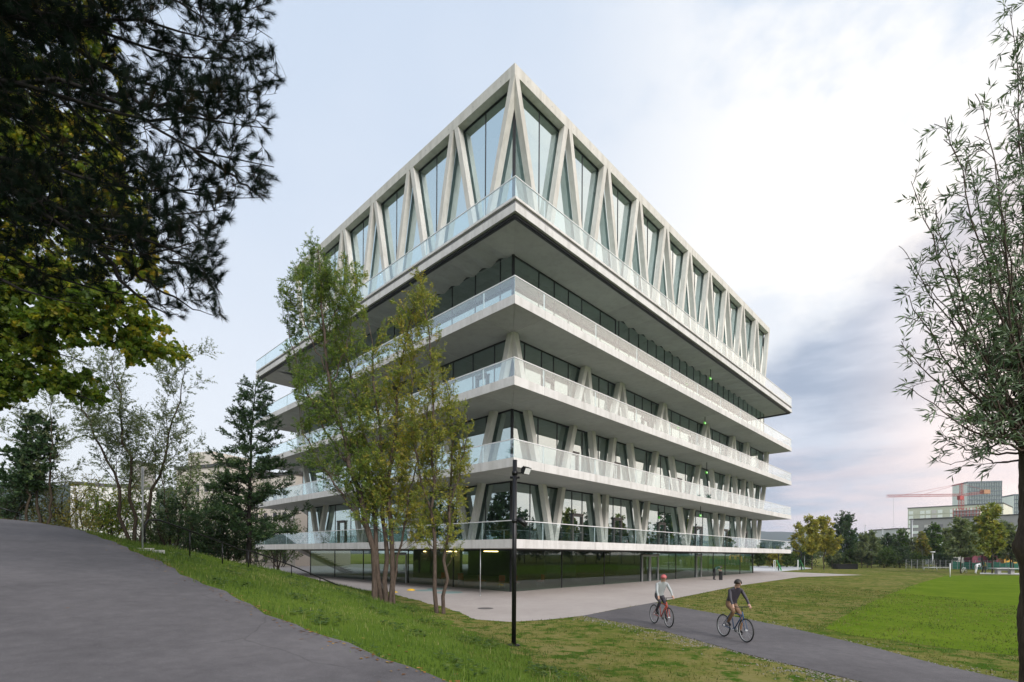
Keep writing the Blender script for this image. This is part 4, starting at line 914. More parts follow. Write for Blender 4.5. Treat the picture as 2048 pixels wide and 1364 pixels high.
# --- layered dark tree beside the building (alder-like, tiers of level branches)
yC = 26.0; bC = P(497, 1135, yC); bC.z = tz(bC.x, bC.y)-.1
stC = [([bC]+PL([(498, 1060), (500, 960), (503, 860), (512, 772)], yC), .14, .02)]
make_tree('young_tree', 'dark green young tree with level tiers of branches beside the balcony end', 'tree', stC, bC, dict(start=.14, n1=9.5, l1=3.0, out=1.0, along=.12, up=.16, trop=.03, n2=13, l2=.50, up2=.16, nl=18, L=.16, W=.05, bark='bark_dark', leaf='leaf_dark', wob=.02, rr=.22, tw=.006, droop=-.05, flat=.32, tipl=.22), 51)

# --- trees and shrubs on the left behind the crest
def simple(name, label, px, pyb, y, pytop, leaf, seed, cfg=None, nst=1, spread=.25, bark='bark_brown', group=None, base_z=None):
    r = R_(seed); b = P(px, pyb, y); b.z = (tz(b.x, b.y) if base_z is None else base_z)-.1; top = P(px, pytop, y); h = top.z-b.z; st = []
    for i in range(nst):
        dx = (i-(nst-1)/2)*spread*h*.5+r.normal(0, .03*h); dy = r.normal(0, .06*h)
        st.append(([b+Vector((dx*.08, dy*.08, 0)), b+Vector((dx*.35, dy*.3, h*.33)), b+Vector((dx*.75, dy*.6, h*.66)), b+Vector((dx, dy, h*r.uniform(.9, 1.0)))], .008*h+.015, .01))
    c = dict(start=.25, n1=24/h, l1=.26*h, out=.8, along=.5, up=.2, trop=.05, n2=16/(.26*h)*1.2, l2=.075*h, up2=.1, nl=9, L=.028*h*.62, W=.012*h*.62, bark=bark, leaf=leaf, wob=.01*h, rr=.3, tw=.004, droop=-.15, tipl=.35); c.update(cfg or {})
    return make_tree(name, label, 'tree' if 'tree' in name else 'shrub', st, b, c, seed, group)
simple('sparse_willow_tree', 'sparse grey-green willow with three thin stems behind the path crest', 272, 1070, 23.5, 715, 'leaf_grey', 61, dict(n1=2.6, l1=3.0, n2=15, l2=.6, nl=18, L=.11, W=.036, start=.28, up=.3), 3, .55, 'bark_brown')
simple('sparse_willow_tree', 'thin reddish-stemmed sparse tree beside the dark bushy one behind the crest', 95, 1030, 26, 800, 'leaf_grey', 62, dict(n1=2.6, l1=2.4, n2=14, l2=.5, nl=16, L=.11, W=.036, up=.3), 2, .4, 'bark_brown')
simple('bushy_tree', 'small dark green maple with a round crown behind the crest', 42, 1032, 25, 815, 'leaf_dark', 63, dict(n1=8, l1=1.6, n2=16, l2=.4, nl=12, L=.13, W=.12, shape='maple', start=.3), 1, .2)
simple('autumn_shrub', 'orange and brown autumn shrub behind the grassy crest', 172, 1045, 27, 955, 'leaf_orange', 64, dict(start=.1, n1=12, l1=1.3, n2=9, l2=.3, nl=8, L=.07, W=.04), 4, 1.0)
simple('autumn_shrub', 'rusty autumn shrub under the thin reddish-stemmed tree', 112, 1040, 27.5, 940, 'leaf_orange', 65, dict(start=.1, n1=12, l1=1.2, n2=8, l2=.3, nl=7, L=.07, W=.04), 4, .8)
simple('green_shrub', 'yellow-green shrub at the foot of the three thin stems', 226, 1062, 25, 985, 'leaf_maple', 66, dict(start=.1, n1=12, l1=1.1, n2=10, l2=.3, nl=8, L=.08, W=.05), 3, .8)
simple('dark_shrub', 'dense dark shrub at the left end of the crest', 8, 1035, 27, 930, 'leaf_dark', 67, dict(start=.08, n1=14, l1=1.5, n2=10, l2=.35, nl=10, L=.09, W=.05), 4, .8)
simple('tall_shrub', 'tall loose grey-green shrub behind the stair railing', 345, 1085, 30, 900, 'leaf_grey', 68, dict(start=.08, n1=7, l1=1.7, n2=8, l2=.45, nl=9, L=.08, W=.03), 4, .7)
simple('evergreen_shrub', 'dark evergreen shrub behind the stair railing', 408, 1105, 29, 990, 'leaf_dark', 69, dict(start=.05, n1=9, l1=1.6, n2=9, l2=.35, nl=11, L=.12, W=.06), 4, .9)
simple('evergreen_shrub', 'low dark evergreen shrub under the tiered young tree', 462, 1120, 29, 1040, 'leaf_dark', 70, dict(start=.05, n1=14, l1=1.2, n2=11, l2=.35, nl=10, L=.09, W=.05), 4, 1.0)
simple('leafy_shrub', 'mid-green shrub between the autumn shrub and the railing', 300, 1085, 31, 1000, 'leaf_green', 71, dict(start=.05, n1=12, l1=1.3, n2=9, l2=.35, nl=9, L=.09, W=.05), 3, .9)
simple('leafy_shrub', 'bright green shrub beyond the plaza by the outside stair', 560, 1130, 75, 1040, 'leaf_green', 72, dict(start=.1, n1=4, l1=2.6, n2=5, l2=.7, nl=9, L=.2, W=.1), 4, 1.0)
simple('leafy_shrub', 'broad pale shrub beyond the plaza next to the tiered tree', 520, 1130, 80, 1050, 'leaf_grey', 73, dict(start=.1, n1=4, l1=2.6, n2=5, l2=.7, nl=9, L=.2, W=.1), 4, 1.2)

# --- row of trees and bushes beyond the lawn on the right
def far_tree(label, px, pyb, pytop, wpx, leaf, seed, y=None, bark='bark_brown', start=.28, dens=1.0, name='far_tree', nst=1):
    g = G(px, pyb); y = y or g.y; h = (pyb-pytop)/F*y; w = wpx/F*y/2
    return simple(name, label, px, pyb, y, pytop, leaf, seed, dict(start=start, n1=34*dens/h, l1=w*1.15, n2=14/w, l2=.32*w, nl=11, L=.045*h+.1, W=.02*h+.05, out=.85, along=.45, tw=.02, rr=.35, up=.15, tipl=.3), nst, .2, bark, 'trees beyond the lawn', gz(y))
far_tree('yellow-leaved willow beyond the lawn beside the nearer goal', 1624, 1139, 1036, 46, 'leaf_yellow', 81)
far_tree('taller yellow willow next to the dark broad tree beyond the lawn', 1647, 1139, 1030, 52, 'leaf_yellow', 82)
far_tree('small grey-green tree before the broad dark tree', 1664, 1137, 1084, 26, 'leaf_grey', 83)
far_tree('broad dark green tree behind the yellow willows', 1690, 1134, 1034, 76, 'leaf_dark', 84, 100, dens=1.4, start=.12)
far_tree('slim olive-grey tree behind the black low box', 1722, 1136, 1068, 30, 'leaf_grey', 85)
far_tree('round grey-green tree near the hedge end', 1744, 1136, 1064, 34, 'leaf_grey', 86)
far_tree('dark compact tree over the hedge', 1772, 1133, 1068, 38, 'leaf_dark', 87, 98, start=.1)
far_tree('mid-green tree below the white building corner', 1806, 1132, 1062, 42, 'leaf_green', 88, 105, start=.15)
far_tree('rusty-leaved birch with a white trunk', 1844, 1131, 1068, 30, 'leaf_orange', 89, 95, 'bark_birch')
far_tree('dark narrow tree behind the rusty birch', 1847, 1130, 1056, 20, 'leaf_dark', 90, 110, start=.2)
far_tree('green birch with a white trunk by the path lamp', 1873, 1131, 1050, 34, 'leaf_green', 91, 95, 'bark_birch')
far_tree('olive tree behind the parked bicycle', 1923, 1147, 1040, 58, 'leaf_grey', 92, dens=1.2)
far_tree('tall airy willow with golden leaves beside the bending pair', 1963, 1145, 1012, 58, 'leaf_willow_gold', 93, dens=1.2)
far_tree('airy golden willow with a leaning trunk before the maroon cover', 1984, 1147, 1020, 48, 'leaf_willow_gold', 94)
far_tree('small grey tree by the table-tennis table', 2026, 1147, 1060, 40, 'leaf_grey', 95)
far_tree('dark tree trunk behind the pair by the bicycle', 1946, 1140, 1046, 40, 'leaf_grey', 96, 85)
far_tree('golden bush-like tree at the end of the balconies', 1600, 1136, 1050, 44, 'leaf_yellow', 97, 96, start=.1)
for i, (px, top, w, lf, lab) in enumerate(((1518, 1096, 34, 'leaf_green', 'green bush behind the ball court, next to the glass wall'), (1545, 1100, 36, 'leaf_yellow', 'yellowing bush behind the first small goal'), (1574, 1098, 34, 'leaf_green', 'green bush between the two small goals'), (1608, 1102, 34, 'leaf_dark', 'dark bush behind the second small goal'),
        (1668, 1108, 40, 'leaf_dark', 'dark hedge bush under the yellow willows'), (1700, 1106, 40, 'leaf_green', 'hedge bush behind the black low box'), (1735, 1104, 40, 'leaf_dark', 'hedge bush under the round grey-green tree'), (1768, 1100, 42, 'leaf_green', 'tallest hedge bush, covered in creeper'), (1800, 1102, 42, 'leaf_dark', 'hedge bush at the start of the wire fence'), (1832, 1112, 36, 'leaf_green', 'low hedge bush by the rusty birch'), (1885, 1112, 36, 'leaf_dark', 'dark hedge bush by the path lamp'))):
    far_tree(lab, px, 1134, top, w*1.25, lf, 110+i, 92, start=.04, dens=.4, name='hedge_shrub', nst=4)
for i, (px, pb, pt, w, lf, y, lab) in enumerate(((1632, 1137, 1062, 40, 'leaf_grey', 98, 'grey-green tree filling the gap behind the yellow willows'), (1708, 1135, 1072, 36, 'leaf_green', 104, 'mid-green tree beside the broad dark one'), (1758, 1134, 1078, 36, 'leaf_grey', 102, 'pale tree between the round grey-green and the dark compact trees'), (1788, 1133, 1074, 34, 'leaf_grey', 106, 'pale tree at the start of the wire fence'),
        (1826, 1133, 1076, 36, 'leaf_grey', 104, 'grey-green tree beside the tallest thin mast'), (1860, 1132, 1072, 34, 'leaf_green', 103, 'green tree between the two white-trunked birches'), (1895, 1133, 1060, 44, 'leaf_grey', 101, 'wide grey-green tree behind the path lamp'), (1942, 1135, 1052, 48, 'leaf_willow_gold', 100, 'golden tree behind the bending pair'), (2006, 1136, 1046, 50, 'leaf_grey', 99, 'tall grey-green tree behind the table-tennis table'), (1990, 1136, 1066, 40, 'leaf_green', 96, 'leafy green tree behind the long white caravan'))):
    far_tree(lab, px, pb, pt, w, lf, 140+i, y, start=.2)
for i, (px, pb, pt, y, lf, lab) in enumerate(((322, 1095, 915, 42, 'leaf_grey', 'pale loose tree before the beige apartment block'), (378, 1100, 935, 40, 'leaf_green', 'light green tree before the beige block beside the tiered young tree'), (440, 1110, 945, 44, 'leaf_grey', 'soft grey-green tree behind the tiered young tree'), (552, 1115, 985, 60, 'leaf_green', 'light green tree beyond the outside stair'), (200, 1070, 965, 45, 'leaf_maple', 'yellow-green tree before the long white apartment block'))):
    simple('broad_tree', lab, px, pb, y, pt, lf, 160+i, dict(start=.15, n1=3.2, l1=2.3, n2=6, l2=.7, nl=12, L=.16, W=.08), 3, .5)
# trees behind the camera, seen mirrored in the glass
src = [o for o in COL.objects if o.name.startswith('far_tree')]
rb_ = R_(7)
ring = [(15+78*math.sin(math.radians(a)), 40+78*math.cos(math.radians(a)), (3, 11, 7, 5, 12, 0)[j % 6]) for j, a in enumerate(np.arange(64, 112, 2.2))]+[(-8+62*math.sin(math.radians(a)), 44+62*math.cos(math.radians(a)), (3, 6, 11, 9)[j % 4]) for j, a in enumerate(np.arange(246, 282, 3.2))]
for i, (x, y, k) in enumerate(tuple(ring)+((46, -8, 3), (58, -2, 0), (66, 12, 5), (40, -26, 11), (80, 4, 7), (54, -20, 14), (72, -14, 9), (-30, -16, 3), (-40, -6, 6), (-22, -26, 12), (-48, 2, 3), (-34, 4, 9), (92, 22, 3), (100, 40, 11), (84, 14, 11), (88, 30, 12), (96, 32, 3), (104, 24, 7), (106, 46, 3), (78, 18, 6), (112, 34, 3), (98, 52, 12), (110, 58, 7), (76, 26, 2), (90, 8, 3), (-50, 14, 3), (-58, 24, 6), (-44, 22, 3))):
    c = copy_tree(src[k]); c.location = (x, y, tz(x, y)-.1); c.rotation_euler = (0, 0, rb_.uniform(0, 6)); s = rb_.uniform(1.0, 1.5); c.scale = (s, s, s)
    tag(c, 'park tree behind the viewpoint, mirrored in the building glass', 'tree', 'park trees behind the viewpoint')
# ------------------------------------------------------------------ street furniture
for n_, c_ in (('paint_white', (.75, .75, .76)), ('wall_white', (.62, .62, .60)), ('wall_beige', (.56, .51, .45)), ('wall_grey', (.34, .33, .32)), ('crane_red', (.38, .05, .04)), ('crane_orange', (.40, .20, .10)), ('maroon', (.16, .025, .05)), ('tarp_yellow', (.62, .33, .03)), ('tarp_green', (.02, .18, .12)),
               ('net_green', (.05, .30, .10)), ('skin', (.42, .25, .18)), ('cloth_black', (.012, .013, .016)), ('cloth_green', (.02, .07, .05)), ('cloth_grey', (.34, .36, .36)), ('cloth_red', (.42, .10, .10)), ('cloth_dark', (.035, .03, .04)), ('cloth_brown', (.20, .11, .06)), ('cloth_white', (.72, .72, .74)), ('cloth_olive', (.16, .15, .03)), ('hair_dark', (.02, .015, .012)),
               ('rubber', (.012, .012, .012)), ('bike_blue', (.04, .08, .16)), ('yellow_plastic', (.72, .45, .02)), ('teal_inlay', (.20, .29, .28)), ('iron', (.11, .10, .10)), ('pane_dark', (.03, .035, .045)), ('pane_pale', (.80, .85, .78)), ('blind_white', (.60, .58, .55)), ('tower_grey', (.10, .13, .14)), ('roof_dark', (.05, .05, .05))):
    plain(n_, c_, .55, .0, .10)
plain('glass_green_wall', (.56, .58, .45), .35, 0, .10, .2)
def facing(px): return -math.atan((px-1024)/F)
# black lamp post with two spotlights
LY = 13.4; lb = P(1027.5, 1288, LY); lb.z = tz(lb.x, lb.y)
lp = empty('lamp_post', lb); ltop = P(1031, 920, LY).z-lb.z
MB().tube([(0, 0, -.1), (0, 0, ltop)], .062, 14).build('pole', M['black_metal'], lp, True)
MB().tube([(0, 0, -.02), (0, 0, .03), (0, 0, .04)], [.17, .17, .07], 14).build('base_plate', M['black_metal'], lp)
def spot(zc, rx, rz, lens):
    h = MB().tube([(0, 0, zc), (.16, -.02, zc), (.22, -.03, zc+.02)], .018, 8).build('bracket', M['black_metal'], lp, True)
    MB().tube([(-.0, 0, zc-.05), (0, 0, zc+.05)], .078, 12).build('collar', M['black_metal'], lp, True)
    if lens:
        o = MB().box(-.05, -.13, -.10, .05, .13, .10).build('spotlight', M['black_metal'], lp); o.location = (.30, -.04, zc+.06); o.rotation_euler = (0, math.radians(25), math.radians(-40))
        MB().box(.051, -.11, -.08, .056, .11, .08).build('lens', M['paint_white'], o)
        MB().box(-.14, -.05, -.05, -.051, .05, .05).build('housing', M['black_metal'], o)
    else:
        o = MB().tube([(-.02, 0, .05), (.10, 0, -.02), (.22, 0, -.12)], [.05, .075, .07], 12).build('spotlight', M['black_metal'], lp, True); o.location = (.10, -.04, zc)
spot(P(1031, 946, LY).z-lb.z, 0, 0, True); spot(P(1031, 1042, LY).z-lb.z, 0, 0, False)
MB().tube([(-.13, 0, P(1031, 955, LY).z-lb.z), (.13, 0, P(1031, 955, LY).z-lb.z)], .035, 8).build('cross_clamp', M['black_metal'], lp, True)
tag(lp, 'black steel lamp post with two clamped spotlights on the lawn edge', 'lamp post')
# stair from the sloping path down to the plaza, with its black handrail
A0 = Vector((-13.8, 18.4)); A1 = Vector((-9.0, 26.4)); dirA = (A1-A0).normalized(); nA = Vector((-dirA.y, dirA.x))
za0, za1 = tz(*A0), gz(26.4)
st_ = empty('garden_stair', (A0.x, A0.y, 0)); 
for i in range(15):
    u0, u1 = i/15, (i+1)/15; p0, p1 = A0.lerp(A1, u0)-A0, A0.lerp(A1, u1)-A0; z = za0+(za1-za0)*u0+.02; q = nA*1.8
    MB().prism([tuple(p0+nA*.1), tuple(p1+nA*.1), tuple(p1+q), tuple(p0+q)], z-.35, z).build('step', M['concrete_pale'], st_)
pL = P(245, 1083, 18.2); q0 = Vector((pL.x, pL.y))-A0; zl = tz(pL.x, pL.y)-.16
MB().prism([tuple(q0+Vector((-1.1, -.6))), tuple(q0+Vector((1.0, -.3))), tuple(q0+Vector((1.2, .5))), tuple(q0+Vector((-.9, .4)))], zl-.3, zl).build('landing', M['court'], st_)
tag(st_, 'pale concrete garden stair going down the bank to the plaza', 'stairs')
hr = empty('stair_railing', (0, 0, 0)); pts = [P(290, 1084, 18.6), P(289, 1050, 18.6), P(297, 1040, 18.7), P(318, 1040, 19.0), P(380, 1062, 20.0), P(445, 1085, 21.4), P(480, 1099, 22.2), P(505, 1103, 22.7), P(583, 1131, 24.3), P(640, 1155, 25.4), P(680, 1172, 26.2), P(688, 1178, 26.3), P(690, 1193, 26.3)]
MB().tube(pts, .032, 8).build('handrail', M['black_metal'], hr, True)
for px, py, y in ((445, 1085, 21.4), (497, 1102, 22.5), (583, 1131, 24.3), (380, 1062, 20.0), (640, 1155, 25.4)):
    p = P(px, py, y); MB().tube([p, Vector((p.x, p.y, tz(p.x, p.y)-.1))], .025, 8).build('post', M['black_metal'], hr, True)
tag(hr, 'black tubular handrail running down the garden stair to the plaza', 'railing')
# street sign seen edge-on beside the railing
sp = P(285, 1085, 18.9); sb = Vector((sp.x, sp.y, tz(sp.x, sp.y)-.1)); so = empty('street_sign', sb); hh = P(285, 935, 18.9).z-sb.z
MB().tube([(0, 0, 0), (0, 0, hh)], .03, 8).build('pole', M['galvanised'], so, True)
o = MB().box(-.05, -.35, hh-1.0, -.034, .35, hh-.02).build('sign_plate', M['galvanised'], so); o.rotation_euler = (0, 0, math.radians(36))
tag(so, 'grey steel signpost seen edge-on at the head of the handrail', 'sign')
# low railing at the far left of the crest
a, b = P(-20, 1010, 22.5), P(40, 1027, 23.0); lr_ = empty('crest_railing', (0, 0, 0)); MB().tube([a, b], .03, 8).build('handrail', M['black_metal'], lr_, True)
for p in (a, b): MB().tube([p, Vector((p.x, p.y, tz(p.x, p.y)-.1))], .025, 8).build('post', M['black_metal'], lr_, True)
tag(lr_, 'short black railing on the grassy crest under the small maple', 'railing')
# thin drain pole from the first balcony to the plaza
dp = loc2w(.14, 2.75, 0); dpo = empty('drain_pole', (dp.x, dp.y, gz(dp.y))); MB().tube([(0, 0, 0), (0, 0, H(BOT[0])-gz(dp.y)-.003)], .022, 8).build('pipe', M['galvanised'], dpo, True); MB().tube([(0, 0, .0), (0, 0, .05)], .06, 10).build('foot', M['galvanised'], dpo, True)
tag(dpo, 'thin pale pole between the lowest balcony and the plaza', 'pole')
def disc(name, px, py, r, mat, label, cat, dz=.014):
    g = G(px, py); o = empty(name, (g.x, g.y, gz(g.y)+dz)); MB().tube([(0, 0, -.02), (0, 0, .0)], r, 28).build('plate', mat, o); MB().tube([(0, 0, -.02), (0, 0, .002)], r*.86, 28).build('inner_plate', mat, o); tag(o, label, cat); return o
disc('manhole_cover', 971, 1217, .36, M['iron'], 'round iron manhole cover in the plaza near the lamp post', 'manhole')
for i, (px, py, r, w) in enumerate(((877, 1178, .8, 'beside the slender willow'), (897, 1185, .9, 'between the slender willow and the drain pole'), (852, 1181, .7, 'beside the yellow play stone'))): disc('paving_inlay', px, py, r, M['teal_inlay'], 'pale teal round inlay in the plaza paving '+w, 'inlay')
for px, py, s, w in ((822, 1181, .16, 'domed yellow play stone on the plaza behind the willows'), (789, 1185, .12, 'flat yellow disc on the plaza behind the tall willow')):
    g = G(px, py); o = empty('play_stone', (g.x, g.y, gz(g.y)+.008)); MB().tube([(0, 0, 0), (0, 0, s*.35), (0, 0, s*.6), (0, 0, s*.7)], [s*1.6, s*1.45, s*.9, s*.3], 16).build('dome', M['yellow_plastic'], o, True); MB().tube([(0, 0, 0), (0, 0, .015)], s*1.75, 16).build('rim', M['yellow_plastic'], o); tag(o, w, 'toy')

# ------------------------------------------------------------------ people and bicycles
def figure(name, J, edges, zones, mats, loc, rz, label, scale=1.0, hair=None):
    """one continuous skinned body; J: joint -> (x,y,z,r); zones: list of (a,b,material index)"""
    keys = list(J); me = bpy.data.meshes.new(name); me.from_pydata([J[k][:3] for k in keys], [(keys.index(a), keys.index(b)) for a, b in edges], [])
    o = bpy.data.objects.new(name, me); COL.objects.link(o)
    o.modifiers.new('s', 'SKIN'); sv = me.skin_vertices[0].data
    for i, k in enumerate(keys): sv[i].radius = (J[k][3], J[k][3]); sv[i].use_root = (k == 'pelvis')
    ss = o.modifiers.new('u', 'SUBSURF'); ss.levels = 2; ss.render_levels = 2
    dg = bpy.context.evaluated_depsgraph_get(); nm = bpy.data.meshes.new_from_object(o.evaluated_get(dg)); bpy.data.objects.remove(o)
    nm.materials.clear()
    for m in mats: nm.materials.append(m)
    segs = [(Vector(J[a][:3]), Vector(J[b][:3]), z) for a, b, z in zones]
    for p in nm.polygons:
        c = p.center; best = 1e9
        for a, b, z in segs:
            ab = b-a; t = max(0, min(1, (c-a).dot(ab)/max(ab.length_squared, 1e-9))); d = (c-a-ab*t).length
            if d < best: best = d; p.material_index = z
        p.use_smooth = True
    root = empty('person', loc, rz); root.scale = (scale,)*3; nm.name = 'body'
    link('body', nm, None, root)
    hd = Vector(J['head'][:3]); r = J['head'][3]
    if hair:
        m = MB(); n = 10
        rings = []
        for i in range(6):
            ph = math.radians(95-i*22); rings.append((hd.z+r*1.18*math.sin(ph)+.01, max(r*1.16*math.cos(ph), .004)))
        m.tube([(hd.x-r*.22, hd.y, z) for z, _ in reversed(rings)], [q for _, q in reversed(rings)], n); m.build(hair[0], hair[1], root, True)
    for s in (-1, 1):
        MB().tube([(hd.x+r*.80, hd.y+s*r*.38, hd.z+.005), (hd.x+r*.98, hd.y+s*r*.38, hd.z+.005)], .012, 6).build('eye', M['hair_dark'], root)
    MB().tube([(hd.x+r*.9, hd.y, hd.z+.0), (hd.x+r*1.15, hd.y, hd.z-.03), (hd.x+r*.9, hd.y, hd.z-.045)], [.008, .014, .010], 6).build('nose', M['skin'], root, True)
    tag(root, label, 'person'); return root
def skeleton(P_):
    """P_: dict of main joints -> adds hands with five fingers, feet"""
    J = {}; E = []; 
    def add(k, p, r): J[k] = (*p, r)
    def con(a, b): E.append((a, b))
    for k, r in (('pelvis', .13), ('waist', .125), ('chest', .15), ('neck', .055), ('head', .095)): add(k, P_[k], r)
    hp = Vector(P_['head']); nk = Vector(P_['neck']); top = hp+(hp-nk).normalized()*.09; add('crown', top, .07)
    for a, b in (('pelvis', 'waist'), ('waist', 'chest'), ('chest', 'neck'), ('neck', 'head'), ('head', 'crown')): con(a, b)
    for s, sy in (('L', 1), ('R', -1)):
        add('sh'+s, P_['sh'+s], .062); add('el'+s, P_['el'+s], .045); add('wr'+s, P_['wr'+s], .030); con('chest', 'sh'+s); con('sh'+s, 'el'+s); con('el'+s, 'wr'+s)
        w = Vector(P_['wr'+s]); e = Vector(P_['el'+s]); d = (w-e).normalized(); pm = w+d*.06; add('pa'+s, pm, .030); con('wr'+s, 'pa'+s)
        sd = Vector((0, 1, 0)); sd = (sd-d*sd.dot(d)).normalized(); dn = d.cross(sd)*(-1 if d.cross(sd).z > 0 else 1)
        for i, (o_, l) in enumerate(((-.03, .060), (-.01, .075), (.012, .07), (.032, .055))):
            k1 = f'f{i}{s}'; add(k1, pm+d*(l*.7)+sd*o_, .009); con('pa'+s, k1); add(k1+'t', pm+d*(l)+dn*.03+sd*o_*1.1, .007); con(k1, k1+'t')
        add('th'+s, w+d*.05-sd*sy*.045+dn*.015, .010); con('wr'+s, 'th'+s)
        add('hi'+s, P_['hi'+s], .092); add('kn'+s, P_['kn'+s], .062); add('an'+s, P_['an'+s], .042); add('to'+s, P_['to'+s], .035); con('pelvis', 'hi'+s); con('hi'+s, 'kn'+s); con('kn'+s, 'an'+s); con('an'+s, 'to'+s)
    return J, E
def zones_of(E, top, leg, skin=0, shoe=3, sleeve=True):
    z = []
    for a, b in E:
        if a in ('neck', 'head'): z.append((a, b, skin))
        elif a[:2] in ('wr', 'pa', 'f0', 'f1', 'f2', 'f3'): z.append((a, b, skin))
        elif a[:2] == 'el': z.append((a, b, top if sleeve else skin))
        elif a[:2] == 'an': z.append((a, b, shoe))
        elif a[:2] in ('hi', 'kn') or b[:2] == 'hi': z.append((a, b, leg))
        else: z.append((a, b, top))
    return z
def bike(loc, rz, fmat, label):
    o = empty('bicycle', loc, rz)
    def torus(R, r, n=28, k=6):
        v = []; f = []
        for i in range(n):
            a = 2*math.pi*i/n
            for j in range(k): b = 2*math.pi*j/k; v.append(((R+r*math.cos(b))*math.cos(a), r*math.sin(b), (R+r*math.cos(b))*math.sin(a)))
        for i in range(n):
            for j in range(k): f.append((i*k+j, ((i+1) % n)*k+j, ((i+1) % n)*k+(j+1) % k, i*k+(j+1) % k))
        return v, f
    for x in (-.52, .55):
        w = MB().tube([(0, -.035, 0), (0, .035, 0)], .025, 8); w = w.build('wheel', M['galvanised'], o); w.location = (x, 0, .345)
        MB().add(*torus(.325, .020)).build('tyre', M['rubber'], w, True); MB().add(*torus(.302, .010)).build('rim', M['galvanised'], w, True)
        m = MB()
        for i in range(14): a = 2*math.pi*i/14; m.tube([(0, 0, 0), (.30*math.cos(a), (-1)**i*.01, .30*math.sin(a))], .002, 3, False)
        m.build('spokes', M['galvanised'], w)
    MB().tube([(0, 0, .29), (.40, 0, .80)], .018).tube([(0, 0, .29), (-.14, 0, .82)], .016).tube([(-.13, 0, .78), (.38, 0, .76)], .017).tube([(0, 0, .29), (-.52, .04, .345)], .010).tube([(-.14, 0, .80), (-.52, .04, .345)], .009).tube([(-.52, -.04, .345), (0, 0, .29)], .010).tube([(-.52, -.04, .345), (-.14, 0, .80)], .009).tube([(.37, 0, .86), (.44, 0, .66)], .020).build('frame', fmat, o, True)
    MB().tube([(.44, .045, .66), (.50, .045, .5), (.55, .045, .345)], .011).tube([(.44, -.045, .66), (.50, -.045, .5), (.55, -.045, .345)], .011).tube([(.44, -.045, .66), (.44, .045, .66)], .012).build('fork', fmat, o, True)
    MB().tube([(.37, 0, .86), (.36, 0, 1.0)], .013).tube([(.34, -.29, 1.02), (.38, -.15, 1.0), (.38, .15, 1.0), (.34, .29, 1.02)], .012).build('handlebar', M['black_metal'], o, True)
    MB().tube([(-.14, 0, .80), (-.17, 0, .93)], .013).build('seat_post', M['galvanised'], o, True)
    MB().tube([(-.32, 0, .96), (-.24, 0, .97), (-.12, 0, .96), (0, 0, .95)], [.05, .075, .045, .02], 10).build('saddle', M['black_metal'], o, True)
    c = MB().tube([(0, .05, .29), (0, .06, .29)], .085, 16).tube([(0, .07, .29), (.13, .07, .18)], .009).tube([(0, -.07, .29), (-.13, -.07, .40)], .009).tube([(0, -.07, .29), (0, .07, .29)], .015).build('crank', M['galvanised'], o, True)
    MB().box(.08, .07, .165, .18, .16, .185).build('pedal', M['black_metal'], c); MB().box(-.18, -.16, .395, -.08, -.07, .415).build('pedal', M['black_metal'], c)
    tag(o, label, 'bicycle'); return o
RIDE = dict(pelvis=(-.17, 0, 1.06), waist=(-.10, 0, 1.20), chest=(.03, 0, 1.42), neck=(.12, 0, 1.56), head=(.19, 0, 1.68), shL=(.06, .19, 1.46), shR=(.06, -.19, 1.46), elL=(.20, .26, 1.22), elR=(.20, -.26, 1.22), wrL=(.31, .27, 1.06), wrR=(.31, -.27, 1.06),
            hiL=(-.15, .10, 1.0), hiR=(-.15, -.10, 1.0), knL=(.21, .12, .68), knR=(.16, -.12, .86), anL=(.10, .12, .27), anR=(-.12, -.12, .50), toL=(.22, .13, .215), toR=(.02, -.13, .44))
J, E_ = skeleton(RIDE)
pd = (Vector(gxy(1560, 1290))-Vector(gxy(1310, 1225))).normalized(); rzp = math.atan2(pd.y, pd.x)
for (px, py, tp, lg, hr_, lab, bl, fm) in ((1322, 1252, 'cloth_grey', 'cloth_dark', ('helmet', M['cloth_red']), 'cyclist in a grey shirt, dark trousers and red helmet riding the low path', 'dark bicycle ridden by the cyclist in the red helmet', 'rust_red'),
                                          (1468, 1280, 'cloth_dark', 'cloth_brown', ('hair', M['hair_dark']), 'cyclist in a black top and brown trousers riding the low path', 'dark blue bicycle ridden by the cyclist in black', 'bike_blue')):
    g = G(px, py); L_ = (g.x, g.y, gz(g.y)+.022)
    bike(L_, rzp, M[fm], bl); figure('rider', J, E_, zones_of(E_, 1, 2), [M['skin'], M[tp], M[lg], M['black_metal']], L_, rzp, lab, 1.0, hr_)
BEND = dict(pelvis=(-.10, 0, .95), waist=(.0, 0, 1.07), chest=(.24, 0, 1.22), neck=(.40, 0, 1.24), head=(.53, 0, 1.20), shL=(.28, .18, 1.20), shR=(.28, -.18, 1.20), elL=(.36, .20, .96), elR=(.36, -.20, .98), wrL=(.52, .10, .86), wrR=(.50, -.08, .88), hiL=(-.10, .10, .90), hiR=(-.10, -.10, .90), knL=(.0, .12, .48), knR=(-.16, -.12, .48), anL=(-.06, .12, .08), anR=(-.30, -.12, .09), toL=(.09, .13, .04), toR=(-.15, -.13, .04))
JB, EB = skeleton(BEND)
g = G(1431, 1160); figure('bender', JB, EB, zones_of(EB, 1, 2, sleeve=False), [M['skin'], M['cloth_green'], M['cloth_black'], M['cloth_black']], (g.x, g.y, gz(g.y)+.008), .1, 'person in black bending over a drinking post by the glass wall', 1.03, ('cap', M['cloth_black']))
g = G(1441.5, 1160); wp = empty('drinking_post', (g.x, g.y, gz(g.y)+.006)); MB().box(-.12, -.12, 0, .12, .12, .82).build('pillar', M['black_metal'], wp); MB().tube([(0, 0, .82), (0, 0, .86)], [.11, .13], 14).build('basin', M['galvanised'], wp); tag(wp, 'black drinking post before the glass wall beside the bending person', 'fountain')
